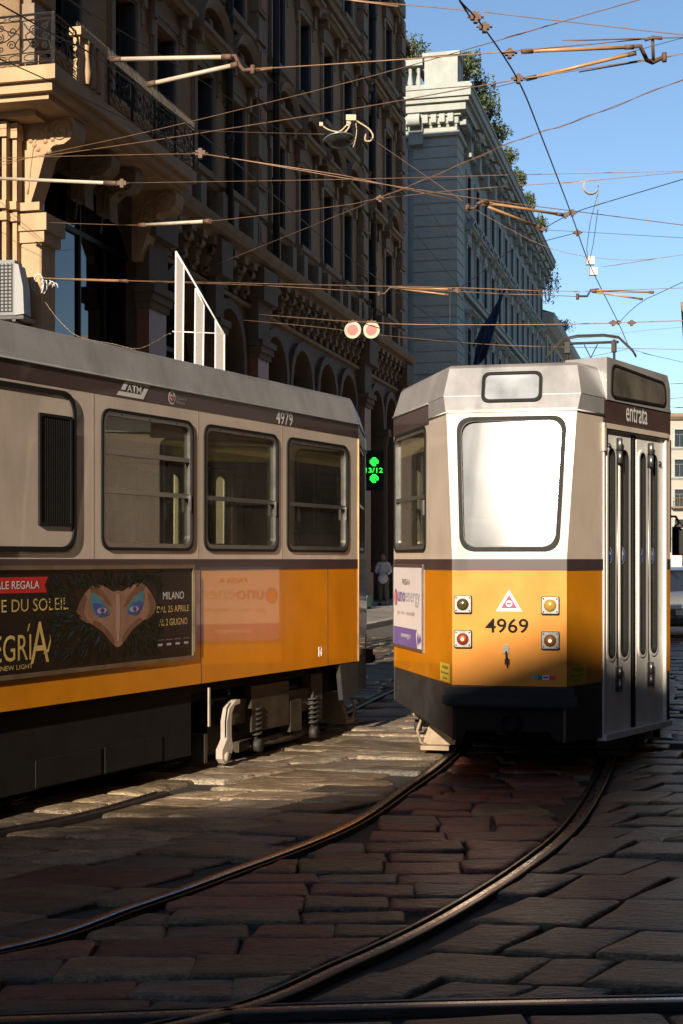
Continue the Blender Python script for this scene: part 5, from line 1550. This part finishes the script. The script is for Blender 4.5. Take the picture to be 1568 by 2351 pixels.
wire("thin dark wire from the top edge behind the pale insulator rods", [zc(110, -35, 6.2), zc(160, 0, 6.2), zc(425, 162, 6.2), zc(784, 392, 6.2), zc(920, 500, 6.2), zc(1090, 700, 6.2)], .005, 'cable')
wire("faint dark wire high over the pediments", [zc(250, -28, 7), zc(295, 0, 7), zc(420, 75, 7), zc(784, 275, 7), zc(900, 365, 7), zc(1040, 560, 7)], .004, 'cable')

# span wires with their insulators, top to bottom
wire("topmost wire sloping down across the sky to the right edge", [(700, -12, 11), (800, 0, 11), (1100, 27, 11), (1600, 84, 11)], .005)
wire("long wire rising from the left pilaster to the top edge of the sky", [(-30, 388, 22), (112, 352, 20), (350, 300, 17), (784, 193, 13.5), (1133, 96, 11.5), (1283, 52, 11), (1480, -4, 10.5)], .005)
w = wire("span wire with the pale forked insulator in front of the balcony", [(580, 159, 11.2), (784, 146, 10.9), (1000, 131, 10.7), (1170, 118, 10.5), (1330, 104, 10.6), (1500, 88, 10.7), (1600, 85, 10.8)], .006)
rod(w, (262, 136, 12), (530, 131, 11.5), .019, 'rod'); rod(w, (345, 193, 11.6), (545, 148, 11.4), .019, 'rod')
crank(w, [(530, 130, 11.5), (540, 128, 11.5), (550, 150, 11.4), (560, 162, 11.3), (580, 159, 11.2)], .016)
rod(w, (590, 160, 11.2), (625, 157, 11.2), .012, 'rodo', "sleeve")
rod(w, (1205, 118, 10.6), (1452, 108, 10.8), .014, 'rodo')
w = wire("span wire with the forked tan insulator at the upper right", [(-30, 374, 22), (0, 372, 21), (300, 330, 18), (784, 254, 14), (1000, 216, 12), (1180, 184, 11.2), (1568, 124, 11.2), (1620, 115, 11.2)], .006)
rod(w, (1215, 180, 11.2), (1458, 122, 11.1), .014, 'rodo')
crank(w, [(1440, 108, 10.8), (1470, 106, 10.8), (1485, 138, 10.9), (1497, 144, 11), (1525, 130, 11)], .017)
f = MB(); f.tube([at(1498, 82, 10.9), at(1500, 142, 11)], .012, 6); f.tube([at(1480, 92, 10.9), at(1500, 86, 10.9), at(1520, 88, 10.9)], .013, 6); f.build("hanger", M['rust'], w)
w = wire("pair of wires leaving the left edge below the balcony, clamped in front of its railing", [(-40, 366, 22), (0, 363, 21), (230, 357, 18), (440, 353, 14.8), (470, 354, 14.4)], .005)
clampfit(w, (460, 352, 14.5), .05)
f = MB(); f.tube([at(*p) for p in [(470, 354, 14.4), (784, 402, 14.5), (960, 440, 14.6), (1080, 468, 14.8)]], .005, 5); f.tube(tail([(470, 354, 14.4), (560, 368, 14.4), (784, 408, 14.3), (1000, 442, 14.5), (1100, 457, 14.6), (1311, 484, 15.4), (1600, 521, 15.8)]), .005, 5); f.build("branch_wire", M['copper'], w)
rod(w, (1108, 464, 14.7), (1290, 493, 15.2), .015, 'rodo'); rod(w, (1108, 470, 14.7), (1240, 522, 15.2), .013, 'rodo')
crank(w, [(1120, 465, 14.7), (1098, 466, 14.7), (1090, 478, 14.7), (1072, 478, 14.8)], .016)
for p in ((1298, 494, 15.3), (1245, 526, 15.3)): clampfit(w, p, .03)
w = wire("nearly level wire ending in a thick pale sleeve at the left edge", [(290, 420, 20), (784, 412, 17), (1200, 401, 15), (1600, 392, 14.5)], .0045)
rod(w, (-40, 408, 23), (265, 421, 20.2), .026, 'rod', "sleeve"); clampfit(w, (280, 421, 20.1), .06)
w = wire("wire tied to the near pier carrying a pale sleeve in front of the dark portal", [(82, 510, 25.6), (325, 517, 21), (480, 508, 19.5), (784, 472, 17), (865, 457, 16.4), (1080, 434, 15.5), (1340, 416, 15), (1600, 392, 14.6)], .005)
rod(w, (325, 517, 21), (481, 508, 19.5), .026, 'rod', "sleeve")
a = at(82, 510, 25.6); f = MB(); f.tube([a+Vector((.02+.05*math.cos(t), 0, .05*math.sin(t))) for t in [i*.6 for i in range(11)]], .012, 5); f.tube([a, a+Vector((-.12, .25, -.02))], .015, 5); f.build("wall_eye", M['rust'], w)
w = wire("twisted wire climbing from the arcade to the right edge of the sky", [(500, 606, 24), (784, 491, 17.5), (865, 457, 16.4), (1000, 402, 15.5), (1180, 325, 14.5), (1330, 275, 14), (1600, 170, 13)], .0045)
f = MB(); pts = [(865, 457, 16.4), (1000, 402, 15.5), (1180, 325, 14.5), (1330, 275, 14), (1600, 170, 13)]
q = catmull([at(*p) for p in pts], 12); f.tube([p+Vector((0, 0, .010*math.sin(i*.9))) for i, p in enumerate(q)], .0035, 4); f.build("twisted_strand", M['copper'], w)
clampfit(w, (872, 456, 16.4), .04)
w = wire("pair of copper wires tied to the pier beside the coiled cable", [(85, 640, 25), (290, 644, 21.5), (784, 655, 18.5), (1035, 660, 17.5), (1330, 669, 17.2), (1600, 660, 17)], .005)
f = MB(); f.tube([at(*p) for p in [(290, 645, 21.4), (600, 655, 19.5), (784, 666, 18.4), (880, 673, 18)]], .0045, 5); f.tube([at(*p) for p in [(905, 662, 17.9), (1160, 675, 17.6), (1240, 677, 17.4), (1330, 681, 17.2)]], .0045, 5); f.build("branch_wire", M['copper'], w)
rod(w, (108, 640, 24.6), (290, 645, 21.5), .018, 'rodo', "sleeve")
rod(w, (912, 660, 17.9), (1038, 664, 17.5), .012, 'rodo'); rod(w, (918, 663, 17.9), (1030, 677, 17.6), .011, 'rodo')
crank(w, [(925, 658, 17.9), (895, 660, 17.9), (884, 674, 18), (870, 674, 18)], .014)
rod(w, (1360, 667, 17.2), (1500, 671, 17.1), .013, 'rodo'); rod(w, (1362, 670, 17.2), (1475, 687, 17.1), .011, 'rodo')
crank(w, [(1375, 664, 17.2), (1356, 666, 17.2), (1348, 680, 17.2), (1326, 680, 17.2)], .015)
w = wire("span wire that carries the two red discs", [(595, 722, 21), (784, 737, 18.4), (830, 739, 18), (960, 745, 17.6), (1250, 745, 17.4), (1450, 740, 17.2), (1600, 735, 17)], .007)
for x in (1408, 1450): clampfit(w, (x, 741, 17.2), .035)
wire("low thin wire passing under the red discs to the right edge", [(560, 735, 23), (740, 752, 22), (860, 768, 21), (1095, 789, 19), (1300, 797, 18.5), (1600, 803, 18)], .0045)
w = wire("dark diagonal wire from the grey building up to the right edge below the coil", [(1020, 680, 20), (1050, 666, 19.7), (1170, 577, 18), (1240, 530, 17), (1312, 491, 15.6), (1400, 462, 15), (1600, 402, 14)], .006, 'cable')
clampfit(w, (1050, 666, 19.7), .04)
wire("short dark wire branching from the diagonal one to the steep contact wire", [(1168, 577, 18), (1240, 556, 17.5), (1326, 534, 16.6)], .0055, 'cable')
wire("dark wire rising from the current collector to the right edge", [(1418, 743, 22.6), (1475, 692, 21), (1600, 632, 19)], .006, 'cable')
wire("long drooping lamp cable reaching right across the sky", [(848, 315, 20), (960, 392, 19), (1072, 468, 18.4), (1150, 515, 18), (1250, 565, 17.6), (1340, 588, 17.4), (1440, 597, 17.2), (1520, 592, 17), (1600, 580, 16.8)], .004)
wire("thin level wire crossing the far corner at mid height", [(760, 503, 50), (1000, 520, 40), (1250, 528, 35), (1600, 548, 30)], .006, 'cable')
wire("thin wire dropping to the right above the tram roof", [(1300, 832, 25), (1360, 818, 24), (1440, 802, 22.5)], .004, 'cable')
wire("thin wire from the current collector to the right edge of the picture", [(1452, 802, 22.5), (1500, 816, 21), (1600, 839, 20)], .004, 'cable')
wire("very thin pale wire above the current collector", [(1290, 784, 60), (1450, 762, 55), (1600, 748, 50)], .006, 'copper')
wire("short bent cable hanging beside the grey building's hood", [(1046, 664, 20), (1034, 672, 20), (1033, 740, 20), (1030, 752, 20)], .007, 'cable')
wire("thin wire with green tint across the forked insulator at the upper right", [(1090, 212, 12), (1300, 160, 12), (1600, 78, 12)], .0035, 'cable')
for i, (y0, y1) in enumerate(((883, 880), (918, 913), (932, 935))):
    wire(("upper", "middle", "lower")[i]+" faint wire against the sky beside the tram's rear corner", [(1500, y0, 60), (1568, y1, 60), (1620, y1-4, 60)], .012, 'cable')

# coil of spare wire hanging against the sky
c = at(1357, 428, 15.5); f = MB()
for k in range(3): f.tube([c+Vector(((.078+.004*k)*math.cos(t), .012*k, (.078+.003*k)*math.sin(t))) for t in [i*.3307 for i in range(19)]], .005, 5)
f.tube([at(*p) for p in [(1373, 432, 15.5), (1373, 480, 15.6), (1362, 560, 16.5), (1352, 605, 17.8)]], .0035, 4); f.tube([at(*p) for p in [(1372, 445, 15.5), (1355, 510, 16), (1347, 570, 16.8), (1350, 606, 17.8)]], .0035, 4)
tag(f.build("wire_coil", M['lit']), "coil of thin pale wire hanging against the blue sky", "wire coil")

# two round red signs on the span wire
for x, nm in ((810, "left one of the two round red signs with pale rims hanging on the span wire"), (853, "right one of the two round red signs with pale rims hanging on the span wire")):
    c = at(x, 758, 18.0)
    t = thing("round_sign", nm, "sign", c, 0, "round red signs on the span wire")
    P = Plane((0, 0, 0), (-.25, -1, .05))
    f = MB(); f.prism(circle2(0, 0, .108, 28), P, -.008, .008, mat=0); f.sheet(circle2(0, 0, .07, 24), P, .0105, 1); f.build("disc", [M['signcream'], M['signred']], t)
    f = MB(); f.tube([(0, .01, .10), (0, .01, .135)], .01, 6); f.box(-.06, .06, .10, .118, -.02, .012); f.build("hanger", M['rust'], t)
# street lamp hung on the wires
c = at(778, 322, 20)
t = thing("street_lamp", "disc-shaped street lamp slung on wires in front of the ochre building", "street lamp", c)
f = MB(); f.lathe([(.001, .075), (.06, .07), (.15, .045), (.225, .0), (.22, -.012)], (0, 0, 0), (-.10, .25, 1), 24); f.build("hood", M['lamphood'], t)
f = MB(); f.lathe([(.218, -.012), (.17, -.05), (.10, -.068), (.001, -.072)], (0, 0, 0), (-.10, .25, 1), 24); f.build("lens", M['lamplens'], t)
f = MB()
f.tube(catmull([Vector((-.25, 0, .22)), Vector((-.15, 0, .15)), Vector((0, 0, .12)), Vector((.1, 0, .2)), Vector((.13, 0, .23))], 5), .011, 5); f.box(-.275, -.225, .20, .25, -.02, .02); f.box(.105, .155, .20, .26, -.02, .02)
f.tube(catmull([Vector((.17, 0, .32)), Vector((.15, 0, .20)), Vector((.08, 0, .11)), Vector((-.02, 0, .085))], 6), .013, 5)
f.box(.10, .24, .27, .35, -.04, .04); f.tube(catmull([Vector((.20, 0, .30)), Vector((.30, 0, .24)), Vector((.42, 0, .16)), Vector((.48, 0, .06)), Vector((.44, 0, -.01)), Vector((.37, 0, .0)), Vector((.38, 0, .09))], 6), .013, 5)
f.tube(catmull([Vector((.24, 0, .24)), Vector((.25, 0, .12)), Vector((.23, 0, .0)), Vector((.20, 0, -.10))], 5), .007, 5)
f.build("suspension", M['lamphook'], t)
wire("faint wire from the left holding up the hanging street lamp", [(455, 300, 26), (620, 305, 22.5), (745, 308, 20.1)], .004)

# ------------------------------------------------------------------ street things
M['neon'] = M['white']
# white framed winter-light sails behind the left tram
t = thing("light_frame", "three tall white framed panels with a slanted top standing behind the left tram", "light decoration", at(455, 845, 19.5))
t.location.z = 0.0
def fx(x): return (x-455)/FPX*19.5
def fz(y): return EYE-(y-HZ)/FPX*19.5
f = MB()
cols = [((398, 413), (842, 842), (404, 422), (577, 612)), ((440, 457), (842, 842), (449, 468), (662, 700)), ((491, 512), (842, 842), (495, 515), (735, 768))]
panes = MB()
for (bx_, by, tx, ty) in cols:
    q = [(fx(bx_[0]), 0.0), (fx(bx_[1]), 0.0), (fx(tx[1]), fz(ty[1])), (fx(tx[0]), fz(ty[0]))]
    for i in range(4):
        a, b = q[i], q[(i+1) % 4]; f.tube([(a[0], 0, a[1]), (b[0], 0, b[1])], .013, 6)
    panes.prism(q, WORLD, -.008, .008)
f.tube([(fx(404), 0, fz(577)), (fx(515), 0, fz(768))], .013, 6); f.tube([(fx(396), 0, fz(761)), (fx(515), 0, fz(766))], .009, 6)
f.build("frame", M['white'], t); panes.build("panel", M['meshgrey'], t)
f = MB()
for k in range(3): f.bx(fx((405, 448, 501)[k])-.14, fx((405, 448, 501)[k])+.14, -.2, .2, 0, .10)
f.build("foot", M['skirt'], t)
# air conditioner on the lit end wall
c = at(28, 662, 24.2)
t = thing("air_conditioner", "grey air conditioner unit fixed at the left edge above the tram roof", "air conditioner", c, R_(-8))
f = MB(); f.bx(-.5, .05, -.02, .34, -.46, .48); f.build("casing", M['acgrey'], t)
f = MB()
for i in range(14): f.bx(-.42, .0, -.035, -.02, -.40+i*.06, -.385+i*.06)
for i in range(7): f.bx(-.42+.07*i, -.41+.07*i, -.045, -.035, -.40, .42)
f.build("grille", M['blackm'], t)
f = MB(); f.prism([(.05, -.46), (.22, -.44), (.20, .02), (.12, .40), (.05, .42)], WORLD, -.30, .03); f.build("side_cover", M['acpale'], t)
f = MB(); f.bx(-.5, .2, .0, .6, -.52, -.46); f.bx(-.4, -.34, .0, .9, -.56, -.5); f.bx(.0, .06, .0, .9, -.56, -.5); f.build("wall_bracket", M['skirt'], t)
# coil of cable and string lights on the pier
c = at(90, 656, 25.0); rr = random.Random(5); f = MB()
for k in range(7): 
    rx, rz2 = rr.uniform(.07, .12), rr.uniform(.12, .19); ox = rr.uniform(-.03, .03)
    f.tube([c+Vector((ox+rx*math.cos(t), -.02*k, rz2*math.sin(t))) for t in [i*.42 for i in range(16)]], .009, 5)
for k in range(3): f.tube([c+Vector((.16+.06*k+.05*math.cos(t), 0, .02-.03*k+.09*math.sin(t))) for t in [i*.6 for i in range(6)]], .009, 5)
tag(f.build("cable_coil", M['white']), "tangled coil of white cable hung on the near pier above the tram roof", "cable coil")
f = MB(); q = catmull([at(105, 695, 24.8), at(135, 735, 24.6), at(180, 772, 24.5), at(260, 790, 24.5), at(320, 800, 24), at(390, 765, 20)], 12)
f.tube(q, .004, 4)
for p in q[::2]: f.lathe([(.001, 0), (.008, .01), (.001, .022)], p, (rr.uniform(-1, 1), -.3, rr.uniform(-1, 1)), 6)
tag(f.build("string_lights", M['guard_sunlit']), "string of unlit fairy lights drooping behind the left tram's roof", "string lights")
# pharmacy display
c = at(859, 1080, 49.5)
t = thing("pharmacy_sign", "dark pharmacy sign showing two green crosses and 13/12 in green lights", "sign", c)
f = MB(); f.bx(-.34, .34, 0.002, .14, -.70, .70); f.tube([(-.3, .1, .3), (-.9, .5, .3)], .03, 6); f.build("cabinet", M['dark'], t)
def cross(cz, s): return [(-s*.4, cz-s), (s*.4, cz-s), (s*.4, cz-s*.4+0), (s, cz-s*.4), (s, cz+s*.4), (s*.4, cz+s*.4), (s*.4, cz+s), (-s*.4, cz+s), (-s*.4, cz+s*.4), (-s, cz+s*.4), (-s, cz-s*.4), (-s*.4, cz-s*.4)]
f = MB()
def blob(cz):
    n = 0
    for i in range(7):
        for j in range(7):
            if (i in (0, 6) and j in (0, 1, 5, 6)) or (j in (0, 6) and i in (0, 1, 5, 6)) or (i, j) in ((5, 1), (4, 2)): continue
            f.box(-.15+i*.043, -.15+i*.043+.0405, cz-.15+j*.043, cz-.15+j*.043+.0405, 0, .012)
blob(.30); blob(-.28)
f.build("green_cross", M['led'], t)
lettering("13/12", WORLD, -.30, .30, -.08, .09, .008, M['led'], t, .01)
# flag on its pole
t = thing("flag", "dark navy flag hanging from a slanting pole on the grey building", "flag", at(1069, 812, 75))
f = MB(); d = at(1158, 668, 75)-at(1069, 812, 75); f.tube([(0, .8, -.3), d], .05, 6); f.lathe([(.09, 0), (.001, .12)], d, d, 8); f.build("pole", M['iron'], t)
f = MB(); nx, ny = 14, 16; k = len(f.v)
for j in range(ny+1):
    for i in range(nx+1):
        a = i/nx; b = j/ny
        top = d*(.32+.66*a)
        w_ = (1-b*.45)
        base = Vector((d.x*(.20+.42*a)*(1-.1*b), 0, top.z-(3.4*b*(.55+.45*a))))
        x = top.x*(1-b)+base.x*b
        f.v.append(Vector((x, .16*math.sin(a*11+b*2)*(.3+b), base.z+.04*math.sin(a*9))))
for j in range(ny):
    for i in range(nx):
        q = k+j*(nx+1)+i; f.f.append((q, q+1, q+nx+2, q+nx+1)); f.m.append(1 if (9 <= i <= 10 and 7 <= j <= 10) else 0); f.sm.append(True)
f.build("cloth", [M['navycloth'], M['bluep']], t)
# silver car parked down the street at the right edge
def car(label, loc, rz, paint):
    t = thing("parked_car", label, "car", loc, rz)
    ST = [(-2.05, .45, .62, .70), (-2.0, .32, .80, .80), (-1.6, .24, .92, .86), (-1.2, .22, 1.0, .87), (-.6, .22, 1.0, .88), (.5, .22, 1.0, .88), (1.2, .24, .98, .86), (1.8, .28, .88, .82), (2.02, .40, .72, .70)]
    f = MB(); rings = []
    for (y, zb, zt, hw) in ST:
        rings.append([(-hw+.06, y, zb), (-hw, y, zb+.15), (-hw, y, zt-.15), (-hw+.10, y, zt), (0, y, zt+.03), (hw-.10, y, zt), (hw, y, zt-.15), (hw, y, zb+.15), (hw-.06, y, zb)])
    f.loft(rings, 0, True, True); f.face(rings[0]); f.face(list(reversed(rings[-1])))
    f.build("body", M[paint], t)
    f = MB(); rr_ = [[(-.74, -1.45, .96), (.74, -1.45, .96), (.78, 1.25, .96), (-.78, 1.25, .96)], [(-.56, -.55, 1.42), (.56, -.55, 1.42), (.58, .75, 1.42), (-.58, .75, 1.42)]]
    f.loft(rr_, 0, True); f.build("windows", M['carglass'], t)
    f = MB(); f.loft([[(-.60, -.62, 1.42), (.60, -.62, 1.42), (.62, .82, 1.42), (-.62, .82, 1.42)], [(-.5, -.4, 1.49), (.5, -.4, 1.49), (.52, .6, 1.49), (-.52, .6, 1.49)]], 0, True, True); f.face([(-.5, -.4, 1.49), (.5, -.4, 1.49), (.52, .6, 1.49), (-.52, .6, 1.49)])
    for sx in (-1, 1):
        f.tube([(sx*.76, -1.4, .97), (sx*.59, -.58, 1.44)], .03, 5); f.tube([(sx*.79, 1.2, .97), (sx*.60, .78, 1.44)], .04, 5); f.tube([(sx*.82, .1, .98), (sx*.60, .1, 1.44)], .03, 5)
    f.build("roof", M[paint], t)
    for sx in (-1, 1):
        for y in (-1.25, 1.28):
            f = MB(); f.lathe([(.001, 0), (.20, .0), (.21, .02), (.31, .02), (.32, -.04), (.32, -.18), (.001, -.18)], (sx*.86, y, .32), (sx, 0, 0), 20); w = f.build("wheel", M['black'], t)
            f = MB(); f.lathe([(.001, .012), (.19, .008), (.2, .02)], (sx*.86, y, .32), (sx, 0, 0), 12); f.build("rim", M['alu'], w)
        f = MB(); f.lathe([(.001, -.05), (.10, -.03), (.11, 0)], (sx*.6, -1.97, .68), (0, -1, 0), 12); f.build("tail_light", M['red'], t)
    f = MB(); f.bx(-.26, .26, -2.07, -2.05, .50, .61); f.build("number_plate", M['white'], t)
    f = MB(); f.bx(-.72, .72, -2.10, -1.9, .32, .44); f.build("bumper", M['skirt'], t)
    return t
car("silver car standing at the right edge beyond the tram doors", (7.70, 31.5, 0), R_(-14), 'carsilver')
t = thing("road_sign", "small pale sign on a post beyond the tram at the right edge", "sign", (8.95, 38, 0))
f = MB(); f.tube([(0, 0, 0), (0, 0, 1.75)], .03, 8); f.build("post", M['alu'], t)
f = MB(); f.bx(-.14, .14, -.04, -.03, 1.35, 1.78); f.build("plate", M['white'], t)

# ------------------------------------------------------------------ the passer-by
def skinned(name, verts, edges, radii, m, parent, sub=2, root=0):
    me = bpy.data.meshes.new(name); me.from_pydata(verts, edges, []); 
    o = bpy.data.objects.new(name, me); col.objects.link(o)
    md = o.modifiers.new("skin", 'SKIN'); md.use_smooth_shade = True
    for i, r in enumerate(radii):
        me.skin_vertices[0].data[i].radius = r if hasattr(r, '__len__') else (r, r)
    me.skin_vertices[0].data[root].use_root = True
    s = o.modifiers.new("subsurf", 'SUBSURF'); s.levels = sub; s.render_levels = sub
    dg = bpy.context.evaluated_depsgraph_get(); dg.update()
    m2 = bpy.data.meshes.new_from_object(o.evaluated_get(dg))
    bpy.data.objects.remove(o)
    m2.materials.clear(); m2.materials.append(m)
    for p in m2.polygons: p.use_smooth = True; p.material_index = 0
    return place(m2, name, parent)
pp = thing("person", "person in a white top and grey trousers standing on the pavement between the trams", "person", (1.395, 47.5, .13), R_(-12))
bv = [(0, 0, .92), (0, .01, 1.12), (0, .02, 1.32), (0, .02, 1.42), (0, 0, 1.50),
      (-.09, 0, .86), (-.10, -.01, .48), (-.10, .02, .09), (-.11, -.13, .035), (.09, 0, .86), (.11, -.04, .48), (.12, .0, .09), (.14, -.14, .035),
      (-.18, .02, 1.38), (-.25, .03, 1.12), (-.12, -.20, 1.06), (-.05, -.24, 1.06), (.18, .02, 1.38), (.25, .03, 1.12), (.12, -.20, 1.03), (.05, -.24, 1.02)]
be_ = [(0, 1), (1, 2), (2, 3), (3, 4), (0, 5), (5, 6), (6, 7), (7, 8), (0, 9), (9, 10), (10, 11), (11, 12), (3, 13), (13, 14), (14, 15), (15, 16), (3, 17), (17, 18), (18, 19), (19, 20)]
br_ = [(.15, .11), (.15, .10), (.17, .11), (.10, .08), .055, .095, .062, .042, (.04, .03), .095, .062, .042, (.04, .03), .058, .046, .034, .036, .058, .046, .034, .036]
skinned("body", bv, be_, br_, M['skinp'], pp)
f = MB(); hd = Vector((0, -.02, 1.61))
f.lathe([(.001, -.125), (.05, -.11), (.075, -.05), (.088, .02), (.080, .08), (.05, .115), (.001, .125)], hd, (0, .05, 1), 16)
f.lathe([(.02, 0), (.012, .03), (.001, .035)], hd+Vector((0, -.08, -.01)), (0, -1, -.2), 8)
for sx in (-1, 1): f.lathe([(.001, -.012), (.028, 0), (.001, .012)], hd+Vector((sx*.088, 0, 0)), (1, 0, 0), 8); f.lathe([(.012, 0), (.001, .006)], hd+Vector((sx*.032, -.082, .02)), (0, -1, 0), 6)
f.build("head", M['skinp'], pp)
f = MB(); f.lathe([(.092, .0), (.098, .05), (.088, .10), (.05, .135), (.001, .14)], hd+Vector((0, .012, 0)), (0, .15, 1), 16); f.build("hair", M['hair'], pp)
skinned("shirt", [(0, .0, .95), (0, .01, 1.12), (0, .02, 1.32), (0, .02, 1.40), (-.18, .02, 1.37), (-.25, .03, 1.13), (-.15, -.15, 1.07), (.18, .02, 1.37), (.25, .03, 1.13), (.15, -.15, 1.04)], [(0, 1), (1, 2), (2, 3), (3, 4), (4, 5), (5, 6), (3, 7), (7, 8), (8, 9)], [(.19, .14), (.18, .13), (.195, .13), (.11, .10), .075, .066, .055, .075, .066, .055], M['shirt'], pp)
skinned("trousers", [(0, 0, .93), (-.09, 0, .84), (-.10, -.01, .48), (-.10, .02, .12), (.09, 0, .84), (.11, -.04, .48), (.12, 0, .12)], [(0, 1), (1, 2), (2, 3), (0, 4), (4, 5), (5, 6)], [(.17, .13), .115, .082, .07, .115, .082, .07], M['trousers'], pp)
f = MB()
for sx, y in ((-.105, -.06), (.13, -.07)): f.bx(sx-.05, sx+.05, y-.12, y+.14, 0, .07)
f.build("shoes", M['black'], pp)
bag = thing("round_bag", "round white bag held at the waist by the person in white", "bag", (1.395-.02, 47.22, 1.02))
f = MB(); f.lathe([(.001, -.06), (.10, -.055), (.165, -.02), (.165, .02), (.10, .055), (.001, .06)], (0, 0, 0), (0, -1, 0), 20); f.build("bag_body", M['shirt'], bag)
f = MB(); f.tube([(.1*math.cos(t), 0, .12+.1*math.sin(t)) for t in [i*.314 for i in range(11)]], .01, 5); f.build("strap", M['shirt'], bag)
# teal crate behind the person
cr = thing("shop_crate", "small teal crate on the pavement behind the person", "crate", (.62, 44.2, .13), RZ)
f = MB(); f.bx(-.35, .35, -.25, .25, .05, .42); f.bx(-.38, .38, -.28, .28, .36, .42)
for sx in (-.3, .3):
    for sy in (-.2, .2): f.bx(sx-.04, sx+.04, sy-.04, sy+.04, 0, .05)
f.build("tub", M['tealbox'], cr)
